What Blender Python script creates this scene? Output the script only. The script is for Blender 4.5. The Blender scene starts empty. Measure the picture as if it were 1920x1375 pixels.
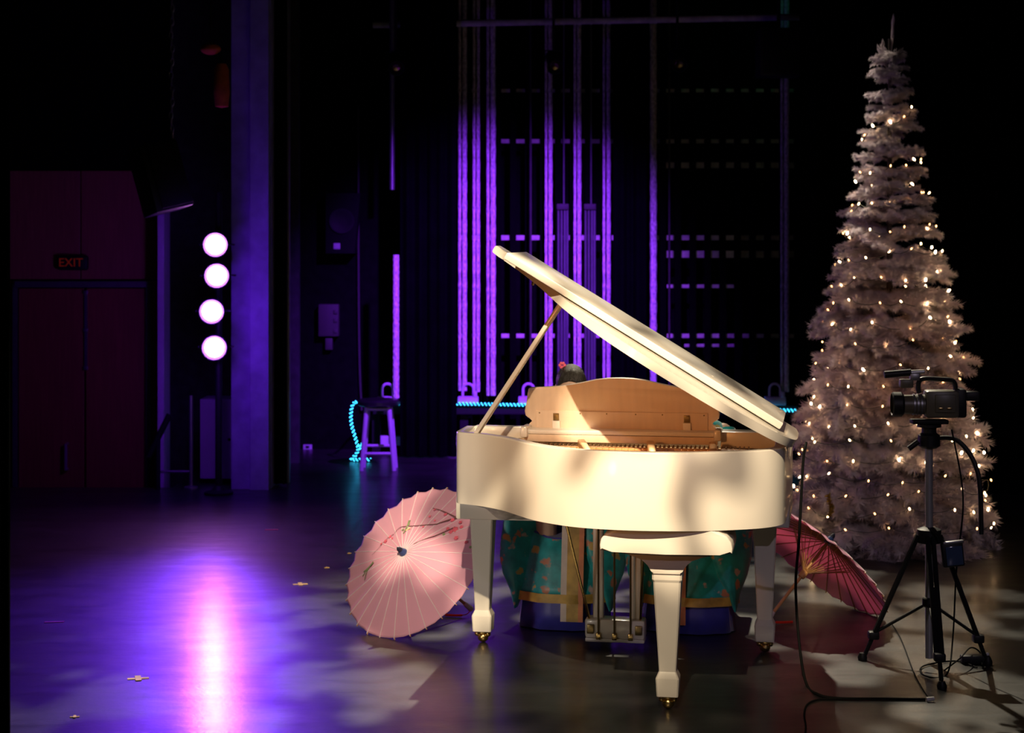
import bpy, bmesh, math, random
from mathutils import Vector, Matrix, Euler
random.seed(7)
R = math.radians
scn = bpy.context.scene
COL = scn.collection
FPX, HC, VH = 3400.0, 1.78, 447.0          # focal length in pixels, eye height, horizon row

# ------------------------------------------------------------------ camera, world, lights
cd = bpy.data.cameras.new('camera'); cam = bpy.data.objects.new('camera', cd); COL.objects.link(cam)
cam.location = (0, 0, HC); cam.rotation_euler = (R(90), 0, 0)
cd.sensor_width = 36; cd.lens = FPX*36/1920; cd.shift_y = -(687.5-VH)/1920
cd.clip_start = .05; cd.clip_end = 100
cd.dof.use_dof = True; cd.dof.focus_distance = 7.0; cd.dof.aperture_fstop = 4.5
scn.camera = cam
w = bpy.data.worlds.new('world'); scn.world = w; w.use_nodes = True
w.node_tree.nodes['Background'].inputs[0].default_value = (.30, .24, .45, 1)
w.node_tree.nodes['Background'].inputs[1].default_value = .0012
vs = scn.view_settings
vs.view_transform = 'Standard'; vs.look = 'None'; vs.exposure = 0; vs.gamma = 1; vs.use_curve_mapping = False

def spot(name, loc, aim, power, col, cone, blend=.6, rad=.05, gobo=None):
    l = bpy.data.lights.new(name, 'SPOT'); l.energy = power; l.color = col
    l.spot_size = R(cone); l.spot_blend = blend; l.shadow_soft_size = rad
    o = bpy.data.objects.new(name, l); COL.objects.link(o); o.location = loc
    o.rotation_euler = (Vector(aim)-Vector(loc)).to_track_quat('-Z', 'Y').to_euler()
    if gobo:                                    # a break-up pattern plate in the lantern
        sc, lo, hi, off, floor_ = gobo
        l.use_nodes = True; nt = l.node_tree; em = nt.nodes['Emission']
        g = nt.nodes.new('ShaderNodeNewGeometry'); mp = nt.nodes.new('ShaderNodeMapping')
        mp.inputs['Location'].default_value = off
        nz = nt.nodes.new('ShaderNodeTexNoise'); nz.inputs['Scale'].default_value = sc
        nz.inputs['Detail'].default_value = 1.0
        mr = nt.nodes.new('ShaderNodeMapRange'); mr.interpolation_type = 'SMOOTHSTEP'
        mr.inputs['From Min'].default_value = lo; mr.inputs['From Max'].default_value = hi
        mr.inputs['To Min'].default_value = floor_; mr.inputs['To Max'].default_value = 1
        nt.links.new(g.outputs['Incoming'], mp.inputs['Vector']); nt.links.new(mp.outputs[0], nz.inputs['Vector'])
        nt.links.new(nz.outputs[0], mr.inputs['Value']); nt.links.new(mr.outputs[0], em.inputs['Strength'])
    return o
WARM = (1.0, .78, .50)
spot('warm_front_lantern', (-.5, .2, 6.25), (-.06, 7.2, .80), 7000, (1, .80, .52), 21, .95, .05, (28, .465, .525, (5.1, 3.3, .9), .26))
spot('cool_front_lantern', (2.5, -5.0, 5.6), (1.5, 9.0, 1.0), 400, (.92, .76, 1.0), 20, .8, .10)
spot('amber_side_lantern', (-3.2, 1.2, 2.2), (.6, 7.6, 1.04), 480, (1, .37, .10), 12, .8, .30)
spot('low_side_fill', (-3.9, 2.0, 1.35), (-.12, 8.25, .52), 330, (1, .88, .76), 16, .8, .25)  # added fill, no such lantern known: brightens the left robe and parasol
spot('warm_back_lantern', (.95, 12.6, 5.7), (.75, 7.2, .0), 2800, (1, .88, .66), 46, .5, .05, (24, .49, .535, (.7, .2, .4), .07))
spot('violet_back_wash', (.5, 11.0, 3.7), (-.1, 15.0, .75), 3400, (.24, .03, 1.0), 50, 1.0, .08)
spot('green_top_wash', (2.2, 13.4, 6.0), (2.0, 15.6, 3.9), 14, (.08, 1.0, .45), 40, 1.0, .1)

# ------------------------------------------------------------------ helpers
def at(u, v, Y):
    return Vector(((u-960)/FPX*Y, Y, HC-(v-VH)/FPX*Y))
def fl(u, v, z=0.0):
    Y = FPX*(HC-z)/(v-VH); return Vector(((u-960)/FPX*Y, Y, z))

MATS = {}
def mat(name, base, rough=.5, metal=0., spec=.5, var=.06, nscale=14, bump=0., coat=0., emis=None, estr=0., stretch=None, trans=None, sheen=0.):
    m = bpy.data.materials.new(name); m.use_nodes = True; nt = m.node_tree; b = nt.nodes['Principled BSDF']
    tc = nt.nodes.new('ShaderNodeTexCoord'); mp = nt.nodes.new('ShaderNodeMapping')
    if stretch: mp.inputs['Scale'].default_value = stretch
    nz = nt.nodes.new('ShaderNodeTexNoise'); nz.inputs['Scale'].default_value = nscale; nz.inputs['Detail'].default_value = 4
    rp = nt.nodes.new('ShaderNodeValToRGB')
    rp.color_ramp.elements[0].position = .3; rp.color_ramp.elements[1].position = .7
    rp.color_ramp.elements[0].color = tuple(max(0, c*(1-var)) for c in base)+(1,)
    rp.color_ramp.elements[1].color = tuple(min(1, c*(1+var)) for c in base)+(1,)
    nt.links.new(tc.outputs['Object'], mp.inputs[0]); nt.links.new(mp.outputs[0], nz.inputs['Vector'])
    nt.links.new(nz.outputs[0], rp.inputs[0]); nt.links.new(rp.outputs[0], b.inputs['Base Color'])
    b.inputs['Roughness'].default_value = rough; b.inputs['Metallic'].default_value = metal
    b.inputs['Specular IOR Level'].default_value = spec; b.inputs['Coat Weight'].default_value = coat
    b.inputs['Coat Roughness'].default_value = .08; b.inputs['Sheen Weight'].default_value = sheen
    if bump:
        bp = nt.nodes.new('ShaderNodeBump'); bp.inputs['Strength'].default_value = bump; bp.inputs['Distance'].default_value = .01
        nt.links.new(nz.outputs[0], bp.inputs['Height']); nt.links.new(bp.outputs[0], b.inputs['Normal'])
    if emis:
        b.inputs['Emission Color'].default_value = tuple(emis)+(1,); b.inputs['Emission Strength'].default_value = estr
    if trans:                                    # thin cloth or paper: some light goes through
        tr = nt.nodes.new('ShaderNodeBsdfTranslucent'); tr.inputs[0].default_value = tuple(trans[1])+(1,)
        mx = nt.nodes.new('ShaderNodeMixShader'); mx.inputs[0].default_value = trans[0]
        out = nt.nodes['Material Output']
        nt.links.new(b.outputs[0], mx.inputs[1]); nt.links.new(tr.outputs[0], mx.inputs[2]); nt.links.new(mx.outputs[0], out.inputs[0])
    MATS[name] = m; return m

class MB:
    def __init__(s): s.bm = bmesh.new()
    def add(s, fn, mtx):
        n = len(s.bm.verts); r = fn(); bmesh.ops.transform(s.bm, matrix=mtx, verts=r['verts']); return r
    def box(s, c, size, rot=None, bev=0.):
        r = bmesh.ops.create_cube(s.bm, size=1.0)
        m = Matrix.Translation(c) @ (rot.to_4x4() if rot is not None else Matrix()) @ Matrix.Diagonal((*size, 1))
        bmesh.ops.transform(s.bm, matrix=m, verts=r['verts'])
        if bev:
            es = list({e for v in r['verts'] for e in v.link_edges})
            bmesh.ops.bevel(s.bm, geom=es, offset=bev, segments=2, affect='EDGES', profile=.5)
        return s
    def cyl(s, p, q, r1, r2=None, n=16, cap=True):
        p, q = Vector(p), Vector(q); d = q-p
        r = bmesh.ops.create_cone(s.bm, cap_ends=cap, segments=n, radius1=r1, radius2=r1 if r2 is None else r2, depth=d.length)
        m = Matrix.Translation((p+q)/2) @ d.to_track_quat('Z', 'Y').to_matrix().to_4x4()
        bmesh.ops.transform(s.bm, matrix=m, verts=r['verts']); return s
    def ball(s, c, rad, n=12):
        r = bmesh.ops.create_uvsphere(s.bm, u_segments=n*2, v_segments=n, radius=1)
        rad = rad if hasattr(rad, '__len__') else (rad,)*3
        bmesh.ops.transform(s.bm, matrix=Matrix.Translation(c) @ Matrix.Diagonal((*rad, 1)), verts=r['verts']); return s
    def tube(s, pts, rad, n=8):
        pts = [Vector(p) for p in pts]; rs = rad if hasattr(rad, '__len__') else [rad]*len(pts)
        rings = []; up = None
        for i, p in enumerate(pts):
            t = (pts[min(i+1, len(pts)-1)]-pts[max(i-1, 0)]).normalized()
            if up is None: up = t.orthogonal().normalized()
            up = (up-t*up.dot(t)).normalized(); sd = t.cross(up)
            rings.append([s.bm.verts.new(p+rs[i]*(math.cos(2*math.pi*k/n)*up+math.sin(2*math.pi*k/n)*sd)) for k in range(n)])
        for a, b in zip(rings, rings[1:]):
            for k in range(n): s.bm.faces.new((a[k], a[(k+1) % n], b[(k+1) % n], b[k]))
        s.bm.faces.new(rings[0][::-1]); s.bm.faces.new(rings[-1]); return s
    def lathe(s, prof, origin=(0, 0, 0), axis=(0, 0, 1), n=24):
        q = Vector(axis).to_track_quat('Z', 'Y'); o = Vector(origin); rings = []
        for r, z in prof:
            rings.append([s.bm.verts.new(o+q @ Vector((r*math.cos(2*math.pi*k/n), r*math.sin(2*math.pi*k/n), z))) for k in range(n)])
        for a, b in zip(rings, rings[1:]):
            for k in range(n): s.bm.faces.new((a[k], a[(k+1) % n], b[(k+1) % n], b[k]))
        s.bm.faces.new(rings[0][::-1]); s.bm.faces.new(rings[-1]); return s
    def loft(s, rings, cap=True, closed=True):
        vr = [[s.bm.verts.new(p) for p in r] for r in rings]; n = len(vr[0])
        for a, b in zip(vr, vr[1:]):
            for k in range(n if closed else n-1): s.bm.faces.new((a[k], a[(k+1) % n], b[(k+1) % n], b[k]))
        if cap and closed: s.bm.faces.new(vr[0][::-1]); s.bm.faces.new(vr[-1])
        return s
    def prism(s, outline, mtx, t, bev=0.):
        """outline: 2D points in the local xy plane, extruded t along local z"""
        lo = [s.bm.verts.new(mtx @ Vector((x, y, 0))) for x, y in outline]
        hi = [s.bm.verts.new(mtx @ Vector((x, y, t))) for x, y in outline]
        n = len(lo); fs = [s.bm.faces.new(lo[::-1]), s.bm.faces.new(hi)]
        for k in range(n): s.bm.faces.new((lo[k], lo[(k+1) % n], hi[(k+1) % n], hi[k]))
        if bev:
            es = list({e for f in fs for e in f.edges})
            bmesh.ops.bevel(s.bm, geom=es, offset=bev, segments=2, affect='EDGES', profile=.5)
        return s
    def build(s, name, m, parent=None, smooth=True, ang=38):
        bmesh.ops.recalc_face_normals(s.bm, faces=s.bm.faces)
        me = bpy.data.meshes.new(name)
        if smooth:
            for f in s.bm.faces: f.smooth = True
            for e in s.bm.edges:
                if len(e.link_faces) == 2 and e.calc_face_angle(0) > R(ang): e.smooth = False
        s.bm.to_mesh(me); s.bm.free(); me.materials.append(MATS[m] if isinstance(m, str) else m)
        o = bpy.data.objects.new(name, me); COL.objects.link(o); o.parent = parent; return o

def empty(name, loc=(0, 0, 0), rz=0, parent=None):
    o = bpy.data.objects.new(name, None); COL.objects.link(o); o.location = loc; o.rotation_euler = (0, 0, rz); o.parent = parent
    o.empty_display_size = .1; return o
def tag(o, label, cat, group=None, kind=None):
    o['label'] = label
    if cat: o['category'] = cat
    if group: o['group'] = group
    if kind: o['kind'] = kind
    return o
def struct(o, label=None):
    o['kind'] = 'structure'
    if label: o['label'] = label
    return o
def copy_tree(o, parent=None):
    c = o.copy(); COL.objects.link(c); c.parent = parent
    for ch in [x for x in bpy.data.objects if x.parent == o]: copy_tree(ch, c)
    return c
def crom(pts, m=8, closed=False):
    out = []; n = len(pts); P = [Vector(p) for p in pts]
    for i in range(n if closed else n-1):
        if closed: a, b, c, d = P[(i-1) % n], P[i], P[(i+1) % n], P[(i+2) % n]
        else: a, b, c, d = P[max(i-1, 0)], P[i], P[i+1], P[min(i+2, n-1)]
        for k in range(m):
            t = k/m
            out.append(.5*((2*b)+(c-a)*t+(2*a-5*b+4*c-d)*t*t+(3*b-a-3*c+d)*t**3))
    if not closed: out.append(P[-1])
    return out

# ------------------------------------------------------------------ materials
mat('cream_lacquer', (.84, .78, .70), .30, coat=.35, var=.02, nscale=3)
mat('peach_wood', (.80, .62, .47), .38, coat=.2, var=.05, nscale=5, stretch=(8, 1, 1))
mat('amber_wood', (.62, .30, .11), .4, coat=.3, var=.15, nscale=6, stretch=(1, 8, 1))
mat('gold_plate', (.70, .42, .16), .38, metal=.5, var=.08)
mat('brass', (.78, .55, .22), .25, metal=1, var=.08)
mat('dark_brass', (.30, .22, .10), .35, metal=1, var=.1)
mat('string_steel', (.55, .45, .35), .35, metal=1)
mat('black_lacquer', (.012, .012, .013), .3, var=.1)
mat('ivory', (.80, .78, .72), .3)
mat('felt_red', (.35, .03, .03), .9)
mat('grey_cloth', (.68, .66, .62), .95, bump=.5, nscale=25, var=.25, sheen=.3)
mat('black_velvet', (.0015, .0015, .002), 1.0, spec=.02, var=.3, nscale=5, sheen=0)
mat('black_wall', (.003, .003, .003), .9, spec=.05, var=.3)
mat('black_metal', (.009, .009, .010), .6, spec=.2, var=.15)
mat('black_plastic', (.012, .012, .013), .5, spec=.3, var=.15)
mat('grey_metal', (.30, .30, .31), .4, metal=.8, var=.1)
mat('silver', (.55, .55, .55), .35, metal=.55, var=.06)
mat('rope_cotton', (.62, .55, .58), .9, bump=1.0, nscale=60, var=.45, stretch=(1, 1, .6))
mat('rail_paint', (.50, .47, .40), .7, var=.25)
mat('wing_grey', (.05, .05, .055), .85, spec=.2, var=.3)
mat('conduit_grey', (.035, .032, .03), .7)
mat('dull_black', (.006, .006, .006), .8, spec=.1)
mat('guide_dark', (.0015, .0015, .0015), .9, spec=.05, var=.2)
mat('concrete', (.27, .27, .38), .85, bump=.5, nscale=9, var=.18)
mat('white_panel', (.40, .37, .42), .8, var=.12, nscale=5)
mat('maple_panel', (.40, .13, .07), .55, var=.14, nscale=5, stretch=(14, 14, .7))
mat('door_wood', (.34, .08, .045), .5, var=.14, nscale=5, stretch=(14, 14, .7))
mat('trim_pale', (.80, .74, .82), .5)
mat('exit_red', (.12, .01, .01), .5, emis=(1, .06, .01), estr=.045)
mat('orange_fabric', (.60, .12, .03), .9, var=.25)
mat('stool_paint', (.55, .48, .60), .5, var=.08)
mat('cyan_glow', (.05, .5, .7), .4, emis=(.04, .55, .95), estr=4.0)
mat('clear_tube', (.02, .08, .10), .2, var=.1)
mat('par_lens', (.9, .9, 1), .3, emis=(.80, .24, 1.0), estr=75)
mat('par_bezel', (.02, .02, .025), .6)
mat('pink_paper', (.92, .52, .70), .65, var=.04, nscale=4, trans=(.40, (.90, .36, .50)))
mat('pale_rib', (.80, .70, .74), .5)
mat('bamboo', (.62, .33, .12), .45, var=.2, nscale=20)
mat('bamboo_stick', (.48, .24, .10), .5, var=.25, nscale=20)
mat('blue_cap', (.03, .05, .16), .4)
mat('navy', (.008, .01, .03), .5)
mat('white_cap', (.72, .68, .70), .5)
mat('tassel_red', (.75, .03, .01), .8)
mat('branch_ink', (.16, .06, .06), .8)
mat('blossom_ink', (.80, .12, .20), .8, var=.3)
mat('leaf_ink', (.22, .26, .13), .8, var=.2)
mat('bird_ink', (.75, .55, .30), .8)
mat('tinsel_white', (.80, .72, .76), .6, var=.12, nscale=6, trans=(.25, (.78, .70, .72)))
mat('tree_trunk', (.10, .08, .07), .8)
mat('tinsel_gold', (.60, .42, .08), .35, metal=.8)
mat('fairy_bulb', (1, .8, .5), .3, emis=(1.0, .60, .27), estr=20)
mat('fairy_bulb_dim', (1, .7, .4), .3, emis=(1.0, .45, .16), estr=7)
mat('fairy_bulb_bright', (1, .85, .6), .3, emis=(1.0, .66, .34), estr=48)
mat('wire_green', (.08, .09, .07), .5)
mat('skin', (.62, .40, .29), .5, var=.05)
mat('hair_black', (.016, .012, .010), .42, bump=.8, var=.3, nscale=40, stretch=(6, 6, 1))
mat('eye_white', (.8, .8, .78), .2)
mat('iris_dark', (.02, .012, .01), .2)
mat('lip', (.45, .10, .10), .4)
mat('royal_blue', (.03, .03, .33), .45, var=.2, sheen=.4)
mat('gold_band', (.52, .32, .06), .5, var=.35, nscale=14)
mat('orange_band', (.70, .22, .08), .5, var=.2)
mat('white_band', (.72, .60, .52), .5, var=.1)
mat('yellow_tape', (.85, .58, .14), .7)
mat('pink_tape', (.95, .16, .30), .7)
mat('camera_grey', (.11, .10, .07), .4, var=.15)
mat('pouch_blue', (.05, .08, .16), .12, coat=.6)
mat('white_plastic', (.8, .78, .75), .4)
mat('platform_grey', (.16, .15, .14), .7)

def brocade(name, base):
    m = mat(name, base, .38, var=.3, nscale=20, sheen=.4); nt = m.node_tree; b = nt.nodes['Principled BSDF']
    tc = nt.nodes['Texture Coordinate']
    vo = nt.nodes.new('ShaderNodeTexVoronoi'); vo.inputs['Scale'].default_value = 17
    wn = nt.nodes.new('ShaderNodeTexNoise'); wn.inputs['Scale'].default_value = 30
    mv = nt.nodes.new('ShaderNodeMix'); mv.data_type = 'RGBA'; mv.inputs[0].default_value = .06
    nt.links.new(tc.outputs['Object'], mv.inputs[6]); nt.links.new(wn.outputs[1], mv.inputs[7])
    nt.links.new(tc.outputs['Object'], wn.inputs['Vector'])
    nt.links.new(mv.outputs[2], vo.inputs['Vector'])
    r = nt.nodes.new('ShaderNodeValToRGB'); r.color_ramp.elements[0].position = .24; r.color_ramp.elements[1].position = .36
    r.color_ramp.elements[0].color = (1, 1, 1, 1); r.color_ramp.elements[1].color = (0, 0, 0, 1)
    r2 = nt.nodes.new('ShaderNodeValToRGB'); r2.color_ramp.interpolation = 'CONSTANT'
    e = r2.color_ramp.elements; e[0].color = (.55, .22, .12, 1); e[1].position = .4; e[1].color = (.55, .38, .10, 1)
    x = e.new(.7); x.color = (.55, .40, .36, 1)
    sp = nt.nodes.new('ShaderNodeSeparateColor'); nt.links.new(vo.outputs['Color'], sp.inputs[0]); nt.links.new(sp.outputs[0], r2.inputs[0])
    mx = nt.nodes.new('ShaderNodeMix'); mx.data_type = 'RGBA'
    nt.links.new(vo.outputs['Distance'], r.inputs[0]); nt.links.new(r.outputs[0], mx.inputs[0])
    nt.links.new(nt.nodes['Color Ramp'].outputs[0], mx.inputs[6]); nt.links.new(r2.outputs[0], mx.inputs[7])
    nt.links.new(mx.outputs[2], b.inputs['Base Color'])
brocade('teal_brocade', (.015, .36, .38))

# stage floor: worn black boards with a satin film, scuffs and streaks
m = mat('stage_floor', (.012, .0115, .011), .46, var=.5, nscale=2.2, stretch=(.6, 2.2, 1)); nt = m.node_tree; b = nt.nodes['Principled BSDF']
tc = nt.nodes['Texture Coordinate']
mp = nt.nodes.new('ShaderNodeMapping'); mp.inputs['Scale'].default_value = (1.0, 2.6, 1)
n1 = nt.nodes.new('ShaderNodeTexNoise'); n1.inputs['Scale'].default_value = 3.0; n1.inputs['Detail'].default_value = 6; n1.inputs['Roughness'].default_value = .65
r1 = nt.nodes.new('ShaderNodeMapRange'); r1.inputs['From Min'].default_value = .3; r1.inputs['From Max'].default_value = .7
r1.inputs['To Min'].default_value = .38; r1.inputs['To Max'].default_value = .54
n2 = nt.nodes.new('ShaderNodeTexNoise'); n2.inputs['Scale'].default_value = 55; n2.inputs['Detail'].default_value = 3
bp = nt.nodes.new('ShaderNodeBump'); bp.inputs['Strength'].default_value = .10; bp.inputs['Distance'].default_value = .004
ad = nt.nodes.new('ShaderNodeMath'); ad.operation = 'ADD'
nt.links.new(tc.outputs['Object'], mp.inputs[0]); nt.links.new(mp.outputs[0], n1.inputs['Vector']); nt.links.new(tc.outputs['Object'], n2.inputs['Vector'])
nt.links.new(n1.outputs[0], r1.inputs['Value']); nt.links.new(r1.outputs[0], b.inputs['Roughness'])
nt.links.new(n1.outputs[0], ad.inputs[0]); nt.links.new(n2.outputs[0], ad.inputs[1])
nt.links.new(ad.outputs[0], bp.inputs['Height']); nt.links.new(bp.outputs[0], b.inputs['Normal']); nt.links.new(bp.outputs[0], b.inputs['Coat Normal'])
b.inputs['Coat Weight'].default_value = .45; b.inputs['Coat Roughness'].default_value = .21; b.inputs['Coat IOR'].default_value = 1.45

# ------------------------------------------------------------------ the setting
mb = MB()
mb.prism([(-7.5, 1.5), (7.5, 1.5), (7.5, 15.7), (-2.42, 15.7), (-2.42, 12.95), (-7.5, 12.95)], Matrix.Translation((0, 0, -.06)), .06)
struct(mb.build('floor', 'stage_floor', smooth=False), 'dark satin stage floor with scuffs and tape marks')
struct(MB().box((0, 15.75, 3.5), (15, .1, 9.0)).build('wall_back', 'black_wall', smooth=False), 'black wall at the back of the stage')
struct(MB().box((0, 7.0, 8.05), (15, 17.6, .1)).build('ceiling', 'black_wall', smooth=False), 'black ceiling far above the stage')
# house level beside the stage: lower floor, timber wall with double doors
struct(MB().box((-4.8, 14.0, -.98), (4.8, 2.1, .06)).build('floor', 'platform_grey', smooth=False), 'lower floor in front of the double doors')
WY = 14.0
def seg(u0, v0, u1, v1, Y, th, mb=None):
    a, b_ = at(u0, v0, Y), at(u1, v1, Y)
    mb = mb or MB(); mb.box(((a.x+b_.x)/2, Y+th/2, (a.z+b_.z)/2), (abs(b_.x-a.x), th, abs(b_.z-a.z))); return mb
wl = empty('wall_left', (at(160, 447, WY).x, WY, 0)); struct(wl, 'reddish timber panelled wall around the double doors')
def wpart(name, mb, m):
    o = mb.build(name, m, None, smooth=False); o.parent = wl; o.matrix_parent_inverse = Matrix.Translation(wl.location).inverted(); return o
mb = MB()
a, b_ = at(-140, 322, WY), at(300, 322, WY)
for (u0, u1, v0, v1) in ((-140, 150, 320, 524), (152, 300, 320, 524), (-140, 32, 527, 1100), (279, 300, 527, 1100)):
    z0 = at(u0, v1, WY).z if v1 < 1000 else -.95
    A_, B_ = at(u0, v0, WY), at(u1, v0, WY)
    wpart('wall_panel', MB().box(((A_.x+B_.x)/2, WY+.04, (A_.z+z0)/2), (B_.x-A_.x, .08, A_.z-z0), bev=.006), 'maple_panel')
# black wall above and behind the lamp tower
struct(seg(-140, -200, 316, 318, WY-.02, .1).build('wall_left', 'black_wall', smooth=False), 'black wall high above the double doors')
struct(seg(316, -1000, 560, 1100, WY+.35, .1).build('wall_left', 'wing_grey', smooth=False), 'black wall behind the stacked stage lights')
dz0 = -.95
for i, (u0, u1) in enumerate(((35, 158), (161, 276))):
    A_, B_ = at(u0, 541, WY), at(u1, 541, WY)
    d = MB().box(((A_.x+B_.x)/2, WY+.02, (A_.z+dz0)/2), (B_.x-A_.x-.004, .05, A_.z-dz0), bev=.004).build('door_%d' % (i+1), 'door_wood', smooth=False)
    struct(d, ['left leaf of the dark red double doors with a pull handle', 'right leaf of the dark red double doors'][i])
    if i == 0:
        p, q = at(127, 832, WY), at(127, 880, WY)
        mb = MB(); mb.tube([(p.x, WY, p.z), (p.x, WY-.06, p.z), (p.x, WY-.06, q.z), (p.x, WY, q.z)], .011)
        mb.build('handle', 'silver', d)
    else:
        p, q = at(162, 548, WY), at(162, 690, WY)
        MB().box(((p.x+q.x)/2, WY-.015, (p.z+q.z)/2), (.02, .02, p.z-q.z)).build('door_astragal', 'grey_metal', d)
        for z in (p.z, (p.z+q.z)/2, q.z):
            MB().box((p.x, WY-.024, z), (.035, .02, .03), bev=.004).build('bolt_guide', 'grey_metal', d)
        p, q = at(272, 540, WY), at(60, 540, WY)
mb = MB(); p, q = at(30, 533, WY), at(282, 533, WY)
mb.box(((p.x+q.x)/2, WY-.03, p.z), (q.x-p.x, .06, .05), bev=.005)
for u in (30, 279):
    x = at(u, 533, WY).x; mb.box((x, WY-.02, (p.z+dz0)/2), (.03, .05, p.z-dz0))
struct(mb.build('trim_1', 'grey_metal', smooth=False), 'metal frame around the double doors')
A_ = at(307, 400, WY-.3)
struct(MB().box((A_.x, WY-.3, .65), (.05, .25, 3.2), bev=.008).build('trim_2', 'trim_pale', smooth=False), 'pale vertical edge trim where timber wall ends')
A_ = at(541, 400, 13.2)
struct(MB().box((A_.x, 13.2, 3.0), (.02, .06, 6.0), bev=.004).build('trim_3', 'grey_metal', smooth=False), 'thin vertical metal edge right of the concrete column')
# concrete column, two planes deep
mb = MB(); x0, x1 = at(443, 0, 12.85).x, at(507, 0, 12.85).x
mb.box(((x0+x1)/2-.02, 13.12, 3.5), (x1-x0+.04, .5, 9.0), bev=.006)
mb.box(((x0+x1)/2+.045, 12.88, 3.5), ((x1-x0)*.56, .12, 9.0), bev=.006)
struct(mb.build('column', 'concrete', smooth=False), 'concrete column beside the stacked stage lights')
# dark wing wall between the column and the first drape
struct(seg(545, -200, 790, 1000, 15.3, .1).build('wall_wing', 'black_wall', smooth=False), 'dark wing wall behind the stool')

def drape(name, u0, u1, Y, label, z1=7.99, fold=.09, amp=.03, seed=0):
    rnd = random.Random(seed); x0, x1 = at(u0, 0, Y).x, at(u1, 0, Y).x
    n = max(8, int((x1-x0)/fold*8)); rings = []
    prof = []
    for i in range(n+1):
        t = i/n; prof.append((x0+(x1-x0)*t, amp*math.sin(2*math.pi*t*(x1-x0)/fold+.6*math.sin(9*t+seed))))
    top = [Vector((x, Y+y*.8, z1)) for x, y in prof]; bot = [Vector((x, Y+y*1.15, .012)) for x, y in prof]
    mid = [Vector((x, Y+y, 1.6)) for x, y in prof]
    def loop(a): return a+[Vector((v.x, v.y+.012, v.z)) for v in a[::-1]]
    mb = MB(); mb.loft([loop(bot), loop(mid), loop(top)])
    o = mb.build(name, 'black_velvet'); tag(o, label, 'curtain', 'black stage drapes'); return o
drape('stage_drape', 750, 856, 14.7, 'black stage drape hanging beside the stool', seed=1)
drape('stage_drape', 1150, 1213, 14.7, 'narrow black drape hanging between the rope groups above the music desk', seed=2)
drape('stage_drape', 1500, 2080, 12.6, 'wide black drape hanging behind the Christmas tree', fold=.14, amp=.04, seed=3)
drape('stage_drape', -60, 15, 5.2, 'black drape edge at the far left of the picture', fold=.05, amp=.012, seed=4)
drape('stage_drape', 509, 537, 13.05, 'slim black drape just right of the concrete column', fold=.05, amp=.02, seed=5)

# ------------------------------------------------------------------ fly system: guides, rails, hand lines, locking rail
GY = 15.3
fw = empty('fly_guide_wall', (at(1180, 0, GY).x, GY, 0))
tag(fw, 'dark counterweight guide wall with cross rails behind the ropes', 'rigging')
def child(o, par): o.parent = par; o.matrix_parent_inverse = Matrix.Translation(par.location).inverted(); return o
gx = at(850, 0, GY).x; k = 0
gmesh = None
while True:
    x = gx+k*.1262; k += 1
    if x > at(1500, 0, GY).x: break
    if gmesh is None:
        g = MB().box((0, 0, 4.0), (.052, .05, 7.98)).build('guide_rail', 'guide_dark', smooth=False); gmesh = g.data
    else:
        g = bpy.data.objects.new('guide_rail', gmesh); COL.objects.link(g)
    g.parent = fw; g.location = (x-fw.location.x, 0, 0)
for v, u0, u1, h in ((170, 858, 1500, .03), (265, 858, 1500, .036), (310, 1245, 1500, .05), (446, 858, 1500, .042), (477, 1245, 1500, .06), (537, 1250, 1376, .03), (630, 858, 1500, .036), (648, 1283, 1380, .026)):
    a, b_ = at(u0, v, GY+.06), at(u1, v, GY+.06)
    child(MB().box(((a.x+b_.x)/2, GY+.06, a.z), (b_.x-a.x, .03, h), bev=.004).build('cross_rail', 'rail_paint', smooth=False), fw)

RY = 15.0
rope_mesh = {}
def rope(u, v0, v1, wpx, label, strands=1, thick=True):
    r = wpx/2/FPX*RY
    a, b_ = at(u, v0, RY), at(u, v1, RY); key = (round(r, 4), strands, round(a.z-b_.z, 2))
    mb = MB(); n = int((a.z-b_.z)/.055)
    pts = [(0, 0, (a.z-b_.z)*i/n) for i in range(n+1)]
    mb.tube(pts, [r*(1+.10*math.sin(i*2.1)) for i in range(n+1)], 8)
    o = mb.build('hand_line', 'rope_cotton' if wpx > 4 else 'conduit_grey'); o.location = b_
    tag(o, label, 'rope', 'fly system hand lines'); return o
TOPV = -958
names = ['first', 'second', 'third']
for i, (ua, ub) in enumerate(((862, 871), (889, 896.5), (915, 924.5))):
    bot = (733, 735, 742)[i]
    rope(ua, TOPV, bot, 5.5, 'thin violet-lit left strand of the %s rope pair from the left drape' % names[i])
    rope(ub, TOPV, bot, (9, 7, 10)[i], 'thick violet-lit right strand of the %s rope pair from the left drape' % names[i])
for i, (ua, ub) in enumerate(((1024, 1032), (1078, 1086), (1132.5, 1141))):
    nm = ['behind the lid prop', 'above the dark-haired head', 'left of the narrow drape'][i]
    rope(ua, TOPV, 735, 5, 'thin violet-lit strand of the rope pair %s' % nm)
    rope(ub, TOPV, 735, 8, 'thick violet-lit strand of the rope pair %s' % nm)
rope(1225, TOPV, 735, 13, 'single violet-lit rope just right of the narrow drape')
rope(1466, TOPV, 735, 5.5, 'dim blue thin strand of the rope pair near the Christmas tree')
rope(1475, TOPV, 735, 10, 'dim blue thick strand of the rope pair near the Christmas tree')
rope(995, TOPV, 735, 4, 'faint thin rope hanging between the two bright rope groups')
rope(1255, TOPV, 735, 4, 'faint thin line right of the single violet rope')
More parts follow.
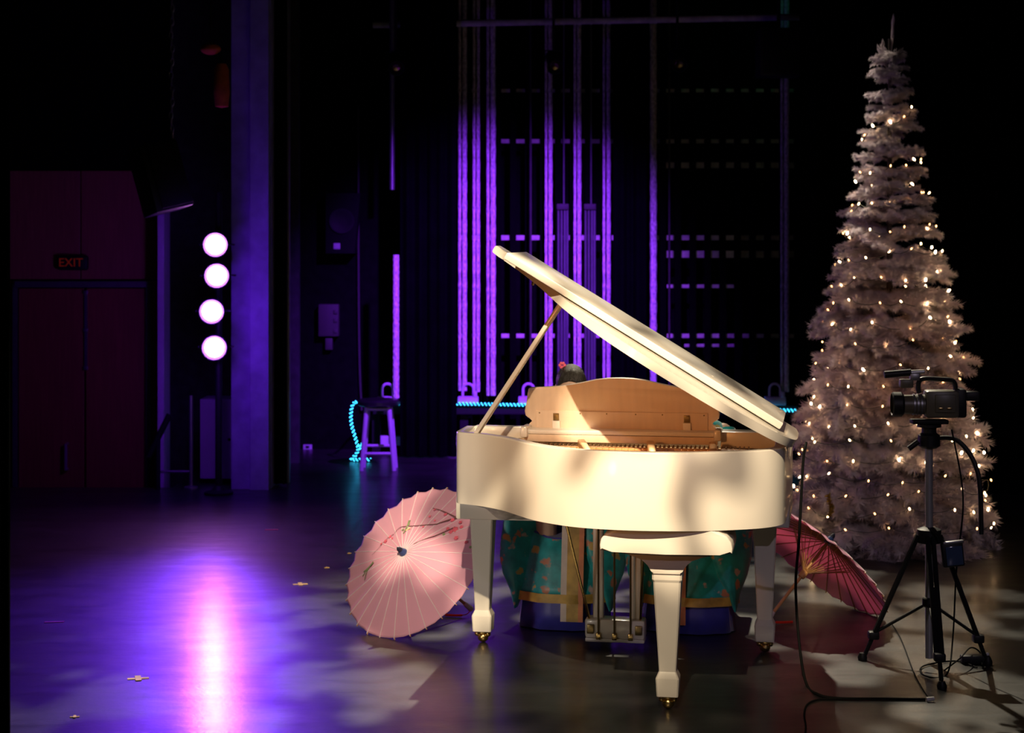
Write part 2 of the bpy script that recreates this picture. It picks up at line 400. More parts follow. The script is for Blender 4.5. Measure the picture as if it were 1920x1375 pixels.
# counterweight arbors (dark blue bundles starting half way up)
for u, lab in ((1055, 'dark counterweight arbor between rope pairs behind the lid prop'), (1106, 'dark counterweight arbor between rope pairs behind the lid')):
    a, b_ = at(u, 388, RY+.1), at(u, 735, RY+.1)
    e = empty('counterweight_arbor', (a.x, RY+.1, b_.z)); tag(e, lab, 'counterweight', 'counterweight arbors'); h = a.z-b_.z
    for du in (-8, -2, 4, 9): MB().cyl((du/FPX*RY, 0, 0), (du/FPX*RY, 0, h), .010, n=8).build('rod', 'grey_metal', e)
    MB().box((0, 0, h), (.10, .06, .05), bev=.005).build('head_plate', 'conduit_grey', e)
    MB().box((0, .02, h*.2), (.085, .04, h*.35), bev=.004).build('weight', 'black_metal', e)
    MB().cyl((.01, 0, h), (.01, 0, 7.99-b_.z), .007, n=8).build('lift_cable', 'grey_metal', e)
# single hanging line by the stool, in front of the wing wall
def hang(u, v0, v1, Y, r, name, m, label, cat):
    a, b_ = at(u, v0, Y), at(u, v1, Y)
    n = 60; h = a.z-b_.z
    o = MB().tube([(0, 0, h*i/n) for i in range(n+1)], [r*(1+.06*math.sin(i*2.3)) for i in range(n+1)], 10).build(name, m); o.location = b_
    return tag(o, label, cat)
hang(742.5, 478, 747, 14.55, .026, 'hand_line', 'rope_cotton', 'bright violet-lit thick rope hanging above the stool', 'rope')
hang(735, -982, 356, 14.75, .022, 'cable_loom', 'grey_metal', 'faint bundled cable high above the stool', 'cable')
# locking rail with rope locks and the cyan rope light
lr = empty('locking_rail', (at(1080, 0, RY).x, RY, 0)); tag(lr, 'low dark locking rail running behind the piano under the ropes', 'rail')
a, b_ = at(700, 775, RY), at(1500, 775, RY)
child(MB().box(((a.x+b_.x)/2, RY+.02, at(0, 768, RY).z), (b_.x-a.x, .16, .075), bev=.006).build('top_beam', 'black_metal', smooth=False), lr)
child(MB().box(((a.x+b_.x)/2, RY+.05, .10), (b_.x-a.x, .06, .08), bev=.006).build('lower_beam', 'stool_paint', smooth=False), lr)
for u in (705, 870, 1010, 1180, 1330, 1490):
    child(MB().box((at(u, 0, RY).x, RY+.04, at(0, 775, RY).z/2), (.07, .07, at(0, 775, RY).z), bev=.004).build('post', 'black_metal', smooth=False), lr)
def rope_lock(u, label):
    z = at(0, 759, RY).z; e = empty('rope_lock', (at(u, 0, RY).x, RY-.03, z)); tag(e, label, 'rope lock', 'rope locks on the locking rail')
    MB().box((0, 0, .035), (.17, .10, .07), bev=.008).build('base', 'stool_paint', e)
    pts = [(-.045, 0, .06)]+[(-.045*math.cos(t), 0, .13+.045*math.sin(t)) for t in [math.pi*i/8 for i in range(9)]]+[(.045, 0, .06)]
    MB().tube(pts, .011).build('lever', 'stool_paint', e)
    MB().box((.06, -.04, .09), (.03, .03, .05), bev=.004).build('ring', 'stool_paint', e)
for u, l in ((727, 'violet rope lock on the rail directly above the stool'), (878, 'violet rope lock on the rail below the first rope pairs'), (991, 'violet rope lock on the rail just left of the music desk'), (1452, 'dim blue rope lock on the rail beyond the lid hinge')):
    rope_lock(u, l)
# rope light: clear tube with a glowing twisted core
def zz(v): return at(0, v, RY-.09).z
xr = [at(u, 0, RY-.09).x for u in (1492, 1300, 1100, 900, 760, 690)]
path = [Vector((x, RY-.09, zz(v))) for x, v in zip(xr, (770, 766, 762, 758, 757, 755))]
Ys = 14.45
path += [at(675, 753, Ys), at(663, 757, Ys), at(658.5, 772, Ys), at(659, 795, Ys), at(666, 820, Ys), at(673, 842, Ys), Vector((at(676, 0, Ys).x, Ys, .14)), Vector((at(668, 0, Ys).x, Ys, .06)), Vector((at(659, 0, Ys).x, Ys, .02)), Vector((at(672, 0, Ys).x, Ys-.03, .02)), Vector((at(696, 0, Ys).x, Ys-.03, .02))]
pth = crom(path, 40)
# resample evenly
P2 = [pth[0]]; acc = 0; step = .006
for a, b_ in zip(pth, pth[1:]):
    L = (b_-a).length
    while acc+L >= step:
        a = a.lerp(b_, (step-acc)/L); L = (b_-a).length; acc = 0; P2.append(a)
    acc += L
e = empty('rope_light', P2[0]); tag(e, 'cyan glowing rope light along the locking rail and down beside the stool', 'rope light')
child(MB().tube(P2[::4], .0075, 6).build('tube', 'clear_tube'), e)
hel = []
for i, p in enumerate(P2):
    t = (P2[min(i+1, len(P2)-1)]-P2[max(i-1, 0)]).normalized(); up = t.orthogonal().normalized()
    up = Vector((0, -1, 0)); sd = t.cross(up).normalized(); ph = 2*math.pi*i*step/.030
    hel.append(p+.0105*(math.cos(ph)*up+math.sin(ph)*sd))
child(MB().tube(hel, .0042, 4).build('glowing_core', 'cyan_glow'), e)

# overhead batten and three small hanging lanterns
mb = MB(); p, q = at(700, 47, 14.9), at(1540, 31, 14.35)
tag(mb.tube([p, q], .028, 10).build('lighting_batten', 'rail_paint'), 'long pale horizontal pipe high behind the drapes', 'pipe')
def lantern(u, v, Y, label):
    p = at(u, v, Y); e = empty('hanging_lantern', p); tag(e, label, 'stage light', 'small lanterns hanging from the batten')
    MB().lathe([(.03, -.12), (.055, -.10), (.055, .06), (.065, .08), (.065, .10), (.058, .10), (.05, .07)], axis=(.1, -.8, -.5)).build('body', 'black_metal', e)
    MB().lathe([(.001, .075), (.03, .085), (.048, .07)][::-1], axis=(.1, -.8, -.5)).build('lens', 'dark_brass', e)
    MB().tube([(-.07, 0, 0), (-.07, 0, .09), (.07, 0, .09), (.07, 0, 0)], .006, 6).build('yoke', 'black_metal', e)
    top = at(u, v, Y); zt = HC-(43-VH)/FPX*14.7
    MB().cyl((0, 0, .09), (0, 0, 7.99-p.z), .012, n=10).build('hanger', 'black_metal', e)
lantern(742, 118, 14.55, 'small dark lantern hanging high above the stool')
lantern(1038, 116, 14.6, 'small dark lantern hanging high above the lid tip')
lantern(1270, 112, 14.5, 'small dark lantern hanging high right of the narrow drape')
p = at(1460, 100, 14.2)
e = empty('hanging_loudspeaker', p); tag(e, 'black square loudspeaker hanging high beside the wide drape', 'loudspeaker')
MB().box((0, 0, 0), (.33, .3, .37), bev=.01).build('cabinet', 'black_plastic', e)
MB().box((0, -.155, 0), (.30, .012, .34), bev=.003).build('grille', 'black_metal', e)
MB().cyl((0, 0, .18), (0, 0, 7.99-p.z), .015, n=8).build('hanger', 'black_metal', e)

# ------------------------------------------------------------------ lamp tower with four LED cans
LY = 12.45
px = at(403, 0, LY).x
t = empty('lighting_stand', (px, LY+.16, 0)); tag(t, 'black upright lighting stand carrying four violet lights', 'stand')
MB().cyl((0, 0, .0), (0, 0, 2.1), .024, n=14).build('pole', 'black_metal', t)
MB().lathe([(.001, 0), (.10, 0), (.10, .015), (.05, .03), (.03, .06), (.001, .06)]).build('base', 'black_metal', t)
lab = ['topmost of the four glowing violet stage lights', 'second from top of the four glowing violet stage lights', 'third from top of the four glowing violet stage lights', 'lowest of the four glowing violet stage lights']
for i, (u, v) in enumerate(((404, 459), (406.5, 517), (397, 584), (402, 652))):
    p = at(u, v, LY); e = empty('par_light', p); tag(e, lab[i], 'stage light', 'LED cans on the lighting stand')
    ax = Vector((.5-p.x, 3.0-LY, .35-p.z)).normalized(); ax = Vector((.12, -1, -.05)).normalized()
    MB().lathe([(.03, -.13), (.075, -.12), (.085, -.06), (.088, .02), (.088, .025), (.082, .025), (.066, .004), (.02, .002)], axis=ax, n=32).build('can', 'par_bezel', e)
    MB().lathe([(.001, .004), (.065, .004), (.065, .007), (.001, .009)], axis=ax, n=32).build('lens', 'par_lens', e)
    MB().tube([(-.115, .04, 0), (-.115, .10, 0), (0, .12, 0), (.115, .10, 0), (.115, .04, 0)], .007, 6).build('yoke', 'black_metal', e)
    MB().box((px-p.x, .15, 0), (.06, .06, .05), bev=.005).build('clamp', 'black_metal', e)
    l = bpy.data.lights.new('par_halo_fill', 'POINT'); l.energy = (1.6, 2.8, 7, 11)[i]; l.color = (.20, .02, 1); l.shadow_soft_size = .06  # added point light ahead of the lens, throws a halo on wall and column
    lo = bpy.data.objects.new('par_halo_fill', l); COL.objects.link(lo); lo.location = p+ax*.34
    spot('par_beam', p+ax*.03, (-1.9, 4.5, .0), 150, (.15, .03, 1), 46, 1.0, .08)

# white cabinet, handrails
p, q = at(375, 750, 13.15), at(446, 905, 13.15)
e = empty('utility_cabinet', ((p.x+q.x)/2, 13.3, 0)); tag(e, 'plain pale cabinet standing against the concrete column', 'cabinet')
MB().box((0, 0, p.z/2+.02), (q.x-p.x, .3, p.z-.03), bev=.006).build('body', 'white_panel', e)
MB().box((0, .02, .02), (q.x-p.x-.03, .24, .04)).build('plinth', 'black_metal', e)
MB().cyl((.075, -.155, .32), (.075, -.145, .32), .012, n=12).build('keyhole', 'black_metal', e)
hr = empty('handrail', (-2.52, 12.85, 0)); tag(hr, 'dark sloping handrail at the stage edge by the doors', 'handrail')
a, b_ = at(318, 778, 12.85), at(278, 857, 12.85)
child(MB().tube([a, a.lerp(b_, .45), a.lerp(b_, .6), b_], .022, 10).build('rail', 'black_metal'), hr)
child(MB().cyl((at(296, 0, 12.85).x, 12.85, 0), at(296, 815, 12.85), .018, n=10).build('post', 'black_metal'), hr)
hp = empty('rail_post', (at(358, 0, 12.9).x, 12.9, 0)); tag(hp, 'slim upright post between the timber wall and the pale cabinet', 'post')
MB().cyl((0, 0, 0), (0, 0, at(0, 742, 12.9).z), .014, n=10).build('upright', 'grey_metal', hp)
MB().lathe([(.001, 0), (.05, 0), (.05, .012), (.016, .02), (.001, .02)]).build('foot', 'grey_metal', hp)
MB().cyl((0, 0, .12), (-.22, 0, .12), .010, n=8).build('cross_bar', 'grey_metal', hp)
# exit sign
p = at(137, 493, WY-.04)
e = empty('exit_sign', p); tag(e, 'dark exit sign with dim red letters above the double doors', 'sign')
MB().box((0, 0, 0), (.235, .06, .115), bev=.02).build('housing', 'black_plastic', e)
fc = bpy.data.curves.new('lettering', 'FONT'); fc.body = 'EXIT'; fc.size = .092; fc.align_x = 'CENTER'; fc.align_y = 'CENTER'; fc.extrude = .002
ft = bpy.data.objects.new('lettering', fc); COL.objects.link(ft); fc.materials.append(MATS['exit_red'])
bpy.context.view_layer.update(); fm = bpy.data.meshes.new_from_object(ft.evaluated_get(bpy.context.evaluated_depsgraph_get()))
bpy.data.objects.remove(ft); fo = bpy.data.objects.new('lettering', fm); COL.objects.link(fo); fo.parent = e
fo.location = (-.01, -.033, 0); fo.rotation_euler = (R(90), 0, 0); fo['label'] = 'dim red letters reading EXIT'
# slanted line-array cabinet above the lights
p = at(300, 335, 12.2)
e = empty('line_speaker', p); tag(e, 'slanted black loudspeaker hanging from a chain above the timber wall', 'loudspeaker')
rt = Matrix.Rotation(R(-15), 3, 'Y') @ Matrix.Rotation(R(32), 3, 'Z')
MB().box((0, 0, 0), (.27, .26, .46), rot=rt, bev=.012).build('cabinet', 'black_plastic', e)
MB().box(rt @ Vector((.02, -.134, 0)), (.22, .012, .42), rot=rt, bev=.003).build('grille', 'black_metal', e)
p2 = at(322, 268, 12.2)-p
zc = p2.z
mb = MB()
for i in range(122):
    c = Vector((p2.x+.006*math.sin(i), 0, zc-.04+i*.045))
    pts = [c+Vector((.012*math.cos(t)*(i % 2), .012*math.cos(t)*((i+1) % 2), .027*math.sin(t))) for t in [2*math.pi*k/10 for k in range(11)]]
    mb.tube(pts, .005, 6)
mb.build('chain', 'grey_metal', e)
# orange rigging gear
p = at(395, 92, 12.3)
e = empty('rigging_bag', p); tag(e, 'dim orange bag and hook block hanging high left of the column', 'bag')
MB().ball((0, 0, 0), (.07, .05, .04)).build('hook_block', 'orange_fabric', e)
MB().lathe([(.001, 0), (.045, .01), (.055, .1), (.05, .26), (.03, .30), (.001, .30)], origin=(.075, 0, -.40)).build('sack', 'orange_fabric', e)
MB().tube([(.05, 0, -.02), (.07, 0, -.06), (.075, 0, -.12)], .006, 6).build('strap', 'black_metal', e)
MB().cyl((0, 0, .03), (0, 0, 7.99-p.z), .006, n=8).build('cable', 'black_metal', e)
# wing wall loudspeaker, control boxes, conduit, socket
WZ = 15.3
p, q = at(610, 362, WZ-.2), at(676, 476, WZ-.2)
e = empty('wall_loudspeaker', ((p.x+q.x)/2, WZ-.1, (p.z+q.z)/2)); tag(e, 'dark loudspeaker with small badge mounted on the wing wall', 'loudspeaker')
wd, ht = q.x-p.x, p.z-q.z
MB().prism([(-wd/2, -ht/2), (wd/2-.05, -ht/2), (wd/2, ht/2), (-wd/2, ht/2)], Matrix.Translation((0, .1, 0)) @ Matrix.Rotation(R(90), 4, 'X'), .2, .01).build('cabinet', 'dull_black', e)
MB().lathe([(.001, 0), (.10, 0), (.105, .012), (.09, .012), (.06, -.0), (.001, .004)][::-1], origin=(-.01, -.104, .02), axis=(0, -1, 0)).build('cone', 'black_metal', e)
MB().box((-.05, -.106, -.19), (.055, .01, .05), bev=.003).build('badge', 'white_panel', e)
e = empty('control_box', at(618, 600, WZ)); tag(e, 'dim brownish control box on the wing wall left of the conduit', 'electrical box')
MB().box((0, -.05, 0), (.17, .1, .27), bev=.008).build('case', 'conduit_grey', e)
for dz in (.07, .0, -.09): MB().box((.06, -.104, dz), (.035, .012, .035), bev=.004).build('switch', 'conduit_grey', e)
MB().box((-.0, -.04, -.2), (.06, .06, .1), bev=.006).build('junction', 'conduit_grey', e)
a = at(672, 200, WZ-.03); b_ = at(678, 770, WZ-.03)
tag(MB().tube(crom([a, at(672, 500, WZ-.03), at(674, 680, WZ-.03), b_], 10), .010, 8).build('conduit', 'conduit_grey'), 'thin vertical conduit on the wing wall left of the stool', 'pipe')
p = at(577, 842, WZ)
e = empty('socket_plate', p); tag(e, 'small square socket plate low on the wing wall', 'socket')
MB().box((0, -.008, 0), (.075, .016, .075), bev=.004).build('plate', 'white_panel', e)
for dz in (-.018, .018): MB().box((0, -.018, dz), (.03, .006, .02), bev=.002).build('outlet', 'black_plastic', e)

# stool
sp = fl(710, 880); e = empty('stool', (sp.x, sp.y, 0)); tag(e, 'violet-lit wooden stool with splayed legs by the cyan rope light', 'stool')
MB().lathe([(.001, .49), (.15, .49), (.165, .50), (.165, .525), (.15, .54), (.001, .54)], n=32).build('seat', 'black_lacquer', e)
for sx in (-1, 1):
    for sy in (-1, 1):
        MB().cyl((sx*.125, sy*.10, 0), (sx*.085, sy*.08, .49), .017, .019, n=12).build('leg', 'stool_paint', e)
for sy in (-1, 1):
    MB().cyl((-.105, sy*.092, .15+.02*sy), (.105, sy*.092, .15+.02*sy), .012, n=10).build('stretcher', 'stool_paint', e)
    MB().cyl((-.088, sy*.08, .47), (.088, sy*.08, .47), .014, n=10).build('apron_bar', 'stool_paint', e)
for sx in (-1, 1): MB().cyl((sx*.112, -.09, .10), (sx*.112, .09, .10), .011, n=10).build('stretcher', 'stool_paint', e)

# ------------------------------------------------------------------ the grand piano
PHI = 10.0
piano = empty('grand_piano', (-.235, 7.41, 0), R(-PHI))
tag(piano, 'cream white baby grand piano with raised lid, seen from its tail', 'piano')
out = [(.0, .90), (0, .50), (0, .20), (.002, .03), (.02, -.022), (.07, -.050), (.134, -.088), (.226, -.173), (.300, -.275), (.367, -.371), (.445, -.454), (.577, -.543), (.741, -.582), (.899, -.580), (1.054, -.550), (1.207, -.482), (1.284, -.425), (1.33, -.355), (1.345, -.27), (1.347, -.1), (1.347, .3), (1.347, .90)]
sm = [Vector((x, y, 0)) for x, y in out[:3]]+crom([(x, y, 0) for x, y in out[3:20]], 6)+[Vector((x, y, 0)) for x, y in out[20:]]
def offset(pl, d):
    res = []
    for i, p in enumerate(pl):
        a = pl[max(i-1, 0)]; b = pl[min(i+1, len(pl)-1)]; t = (b-a).normalized(); nrm = Vector((-t.y, t.x, 0))
        res.append(p+nrm*d)
    return res
RB, RT, ZK = .70, .99, .90
def ztop(y): return RT if y < .27 else max(.86, RT-.13*min(1, max(0, (y-.27))/.14)**.7)
full = []
for i, p in enumerate(sm):                      # finer steps along the arms
    full.append(p)
    if i+1 < len(sm) and (sm[i+1]-p).length > .12:
        for k in range(1, 8): full.append(p.lerp(sm[i+1], k/8))
inner = offset(full, .045)
mb = MB()
def ring(p, q):
    zt = ztop(p.y); b = .006
    n = (q-p).normalized()
    return [Vector((p.x, p.y, RB)), Vector((p.x, p.y, zt-b)), Vector((p.x+n.x*b*.3, p.y+n.y*b*.3, zt-b*.3)), Vector((p.x+n.x*b, p.y+n.y*b, zt)), Vector((q.x-n.x*b, q.y-n.y*b, zt)), Vector((q.x, q.y, zt-b)), Vector((q.x, q.y, RB))]
mb.loft([ring(p, q) for p, q in zip(full, inner)])
mb.build('rim', 'cream_lacquer', piano, ang=50)
# soundboard, iron plate, strings
inn = [p for p in offset(full, .05) if p.y < .30]
mb = MB(); mb.prism([(p.x, p.y) for p in inn], Matrix.Translation((0, 0, .85)), .02); sb = mb.build('soundboard', 'amber_wood', piano, smooth=False)
pl = [p for p in offset(full, .12) if p.y < .24]
mb = MB(); n = len(pl)
pin = offset(pl, .09)
mb.loft([[Vector((p.x, p.y, .905)), Vector((p.x, p.y, .925)), Vector((q.x, q.y, .925)), Vector((q.x, q.y, .905))] for p, q in zip(pl, pin)])
mb.box((.67, .10, .905), (1.12, .20, .03), bev=.006)
fp = mb.build('iron_plate', 'gold_plate', piano)
for x0, y0, x1, y1 in ((.27, .02, .38, -.26), (.52, .02, .62, -.46), (.80, .02, .86, -.48), (1.05, .02, 1.08, -.40)):
    d = Vector((x1-x0, y1-y0, 0)); rt = Matrix.Rotation(math.atan2(d.y, d.x), 3, 'Z')
    MB().box(((x0+x1)/2, (y0+y1)/2, .942), (d.length, .03, .05), rot=rt, bev=.006).build('plate_strut', 'gold_plate', piano)
mb = MB()
for i in range(60):
    x = .14+i*.0178; yb = min((p.y for p in pin if abs(p.x-x) < .03), default=-.2)
    mb.cyl((x, .05, .935), (x+.03, yb+.03, .93), .0012, n=4)
st = mb.build('strings', 'string_steel', piano); st['kind'] = 'stuff'
mb = MB()
for i in range(60):
    for j in range(3): mb.cyl((.14+i*.0178, .04+j*.025, .92), (.14+i*.0178, .04+j*.025, .942), .003, n=5)
st = mb.build('tuning_pins', 'string_steel', piano); st['kind'] = 'stuff'
mb = MB()
for i in range(40): mb.box((.16+i*.026, -.03, .934), (.0255, .05, .016), bev=.001)
st = mb.build('dampers', 'amber_wood', piano); st['kind'] = 'stuff'
# stretcher beam and music shelf
MB().box((.155, .235, .960), (.23, .055, .066), bev=.006).build('shelf_rail', 'cream_lacquer', piano)
MB().box((1.185, .17, .963), (.22, .10, .068), bev=.006).build('shelf_rail', 'cream_lacquer', piano)
MB().box((1.33, .06, .955), (.04, .34, .06), bev=.005).build('shelf_rail', 'cream_lacquer', piano)
MB().box((.67, .165, .985), (.79, .14, .020), bev=.007).build('music_shelf', 'cream_lacquer', piano)
MB().box((.67, .098, .960), (.79, .016, .030), bev=.003).build('shelf_lip', 'peach_wood', piano)
for x in (.275, 1.065): MB().box((x, .13, .985), (.03, .13, .045), bev=.008).build('shelf_end_block', 'cream_lacquer', piano)
MB().box((.6735, .29, .90), (1.255, .03, .16), bev=.004).build('stretcher', 'cream_lacquer', piano)
# keyboard side (faces away from the camera)
MB().box((.650, .59, .641), (1.395, .68, .098), bev=.008).build('keybed', 'cream_lacquer', piano)
MB().box((.6735, .36, .77), (1.255, .12, .20), bev=.006).build('fallboard', 'cream_lacquer', piano)
MB().box((.6735, .88, .72), (1.255, .03, .07), bev=.005).build('key_slip', 'cream_lacquer', piano)
for x in (.09, 1.257): MB().box((x, .66, .74), (.09, .43, .10), bev=.008).build('key_block', 'cream_lacquer', piano)
mb = MB(); kw = 1.07/52
for i in range(52): mb.box((.14+kw*(i+.5), .72, .735), (kw-.001, .29, .02))
kb = mb.build('keyboard', 'ivory', piano, smooth=False); kb['kind'] = 'stuff'
mb = MB()
for i in range(51):
    if i % 7 not in (1, 4): mb.box((.14+kw*(i+1), .655, .75), (.010, .16, .022), bev=.002)
bk = mb.build('black_keys', 'black_lacquer', kb, smooth=False); bk['kind'] = 'stuff'
# music desk, seen from behind
def desk_y(x): return .19
half = [(0, .245), (.05, .243), (.10, .236), (.17, .218), (.25, .202), (.32, .196), (.37, .195), (.385, .186), (.388, .17), (.394, .13), (.404, .08), (.400, .058), (.388, .046), (.372, .042), (.366, .030), (.39, .012), (.405, .0)]
ol = [(x, y) for x, y in half]+[(-x, y) for x, y in half[::-1][:-1]]
tilt = Matrix.Translation((.665, .20, .995)) @ Matrix.Rotation(R(90+9), 4, 'X') @ Matrix.Diagonal((1, .88, 1, 1))
desk = MB().prism(ol, tilt, .018, .005).build('music_desk', 'peach_wood', piano)
MB().prism([(-.355, .0), (.355, .0), (.355, .085), (-.355, .085)], tilt @ Matrix.Translation((0, 0, .018)), .006, .002).build('hinge_panel', 'peach_wood', desk)
for x in (-.27, .27):
    MB().prism([(x-.016, .0), (x+.016, .0), (x+.016, .04), (x-.016, .04)], tilt @ Matrix.Translation((0, 0, .024)), .012, .003).build('support', 'cream_lacquer', desk)
    MB().prism([(x-.012, .042), (x+.012, .042), (x+.012, .075), (x-.012, .075)], tilt @ Matrix.Translation((0, 0, .024)), .008, .002).build('hinge', 'dark_brass', desk)
mb = MB()
for x in (-.34, -.17, -.06, .06, .17, .34):
    c = tilt @ Vector((x, .075, .024)); mb.ball(c, .003, 5)
mb.build('screws', 'dark_brass', desk)
# lid: hinged on the bass side, front flap folded back over it
AL = R(31.3)
def lidm(lift=0.): return Matrix.Translation((1.362, 0, .993)) @ Matrix.Rotation(AL, 4, 'Y') @ Matrix.Translation((-1.362, 0, lift))
ov = offset(full, -.028)
lo_ = [p for p in ov if p.y <= -.03 or False]
lid_o = [(p.x, p.y) for p in lo_]
FY = .06
lid_o = [(-.046, FY), (-.046, -.025)]+lid_o+[(1.369, FY)]
lid = MB().prism(lid_o, lidm(), .033, .008).build('lid', 'cream_lacquer', piano)
flap_o = [(-.010, FY-.005), (-.010, -.35), (1.355, -.35), (1.355, FY-.005)]
flap_o = [(.062, FY-.005), (.062, -.37), (1.295, -.37), (1.295, FY-.005)]
flap = MB().prism(flap_o, lidm(.038), .030, .006).build('lid_flap', 'cream_lacquer', piano)
mb = MB()
for y in (-.28, -.05, .03):
    pass
for x in (.25, .7, 1.15):
    a = lidm(.032) @ Vector((x-.06, FY+.004, 0)); b_ = lidm(.032) @ Vector((x+.06, FY+.004, 0)); mb.cyl(a, b_, .007, n=8)
mb.build('fold_hinge', 'brass', piano)
for y in (-.25, .0):
    MB().cyl((1.365, y-.05, 1.004), (1.365, y+.05, 1.004), .008, n=10).build('lid_hinge', 'brass', piano)
a = lidm() @ Vector((.17, -.09, -.0)); MB().cyl(a, a+Vector((-.006, 0, -.02)), .006, n=8).build('lid_button', 'brass', piano)
# prop stick
pa = Vector((.088, -.015, .975)); pb = lidm() @ Vector((.315, -.10, 0))
d = (pb-pa); q = d.to_track_quat('Z', 'Y').to_matrix()
mb = MB(); mb.box((pa+pb)/2, (.030, .018, d.length-.008), rot=q, bev=.004)
mb.build('lid_prop', 'cream_lacquer', piano)
MB().cyl(pb-d.normalized()*.02+Vector((0, -.012, 0)), pb-d.normalized()*.02+Vector((0, .012, 0)), .013, n=12).build('prop_cup', 'brass', piano)
MB().cyl(pa+d*.56-Vector((0, .012, 0)), pa+d*.56+Vector((0, .012, 0)), .010, n=10).build('prop_joint', 'silver', piano)
# underside: beams, belly
MB().box((.78, -.02, .735), (.86, .09, .07), bev=.005).build('belly_beam', 'cream_lacquer', piano)
for x0, y0, x1, y1 in ((.35, .25, .55, -.45), (.67, .25, .85, -.5), (.95, .25, 1.1, -.4)):
    d = Vector((x1-x0, y1-y0, 0)); rt = Matrix.Rotation(math.atan2(d.y, d.x), 3, 'Z')
    MB().box(((x0+x1)/2, (y0+y1)/2, .735), (d.length, .07, .06), rot=rt, bev=.005).build('belly_beam', 'cream_lacquer', piano)
# legs
def leg(x, y, ztop_, name='leg', wt=.050, turn=0):
    e = empty('leg', (x, y, 0), turn, piano); k = 1.0
    prof = [(.056, .535), (.056, .51), (.0515, .50), (.0505, .47), (.0325, .155), (.0325, .145), (.043, .122), (.044, .118), (.0405, .052), (.038, .050)]
    prof = [(r, z if z < .4 else z+ztop_-.535) for r, z in prof]
    mb = MB(); rings = []
    for r, z in prof:
        c = .12*r
        rings.append([Vector((sx*(r-(c if i else 0)), sy*(r-(0 if i else c)), z)) for sx, sy, i in ((1, -1, 0), (1, 1, 0), (1, 1, 1), (-1, 1, 1), (-1, 1, 0), (-1, -1, 0), (-1, -1, 1), (1, -1, 1))])
    mb.loft(rings[::-1]); o = mb.build('leg_post', 'cream_lacquer', e, ang=20)
    MB().lathe([(.030, .050), (.030, .042), (.018, .038), (.015, .026), (.001, .026)][::-1]).build('caster_ferrule', 'brass', e)
    mb = MB(); mb.ball((-.024, -.012, .038), .012, 8); mb.ball((.024, -.012, .038), .012, 8); mb.cyl((-.024, -.006, .040), (.024, -.006, .040), .007, n=8); mb.build('caster_fork', 'brass', e)
    MB().ball((0, -.004, .0215), (.024, .0215, .0215), 10).build('caster_wheel', 'brass', e)
    return e
def leg_flat(x, y, zt):
    return leg(x, y, zt)
leg(.004, .60, .61); leg(1.235, .615, .61)
tl = leg(.908, -.392, .520)
MB().box((.05, .66, .59), (.18, .20, .035), bev=.006).build('leg_plate', 'cream_lacquer', piano)
MB().box((1.24, .66, .59), (.17, .20, .035), bev=.006).build('leg_plate', 'cream_lacquer', piano)
# tail leg: flared bracket and rounded pad under the rim
hb = [(.053, 0), (.055, .012), (.068, .034), (.092, .056), (.125, .068), (.160, .072), (.180, .078), (.187, .095), (.187, .112)]
ol = hb+[(0, .092)]+[(-x, y) for x, y in hb[::-1]]
ol = [(x, y) for x, y in hb]+[(.12, .103), (.06, .096), (0, .093), (-.06, .096), (-.12, .103)]+[(-x, y) for x, y in hb[::-1]]
MB().prism(ol, Matrix.Translation((.908, -.285, .518)) @ Matrix.Rotation(R(90), 4, 'X'), .17, .004).build('leg_bracket', 'cream_lacquer', piano)
MB().box((.908, -.36, .61), (.34, .06, .05)).build('bracket_block', 'cream_lacquer', piano)
hp_ = [(.245, -.02), (.247, 0), (.242, .022), (.225, .045), (.195, .058), (.155, .064), (.0, .066)]
top = [(x, y) for x, y in hp_]; pad = top+[(-x, y) for x, y in top[::-1][1:]]
pad = pad+[(-.2, -.026), (0, -.030), (.2, -.026)]
MB().prism(pad, Matrix.Translation((.912, -.26, .637)) @ Matrix.Rotation(R(90), 4, 'X'), .28, .008).build('leg_pad', 'cream_lacquer', piano)
# pedal lyre
ly = empty('pedal_lyre', (.592, .60, 0), 0, piano)
for x in (-.076, .088): MB().box((x, 0, .36), (.046, .03, .50), bev=.004).build('lyre_post', 'cream_lacquer', ly)
MB().box((0, 0, .085), (.262, .09, .085), bev=.012).build('pedal_box', 'cream_lacquer', ly)
MB().box((0, 0, .036), (.258, .094, .016), bev=.004).build('box_foot', 'cream_lacquer', ly)
for x in (-.07, .0, .07):
    MB().cyl((x, -.052, .06), (x, -.052, .61), .0045, n=8).build('pedal_rod', 'dark_brass', ly)
    MB().box((x, -.05, .055), (.022, .02, .03), bev=.004).build('rod_socket', 'brass', ly)
    mb = MB(); mb.tube([(x, .03, .055), (x, .10, .055), (x, .16, .045)], [.010, .011, .016], 10); mb.build('pedal', 'brass', ly)
for sx, top in ((-1, (-.205, -.30, .70)), (1, (.16, -.30, .70))):
    MB().cyl((sx*.108, -.02, .10), top, .006, n=8).build('lyre_brace', 'brass', ly)
    MB().box((sx*.105, -.05, .085), (.03, .016, .04), bev=.003).build('brace_socket', 'dark_brass', ly)
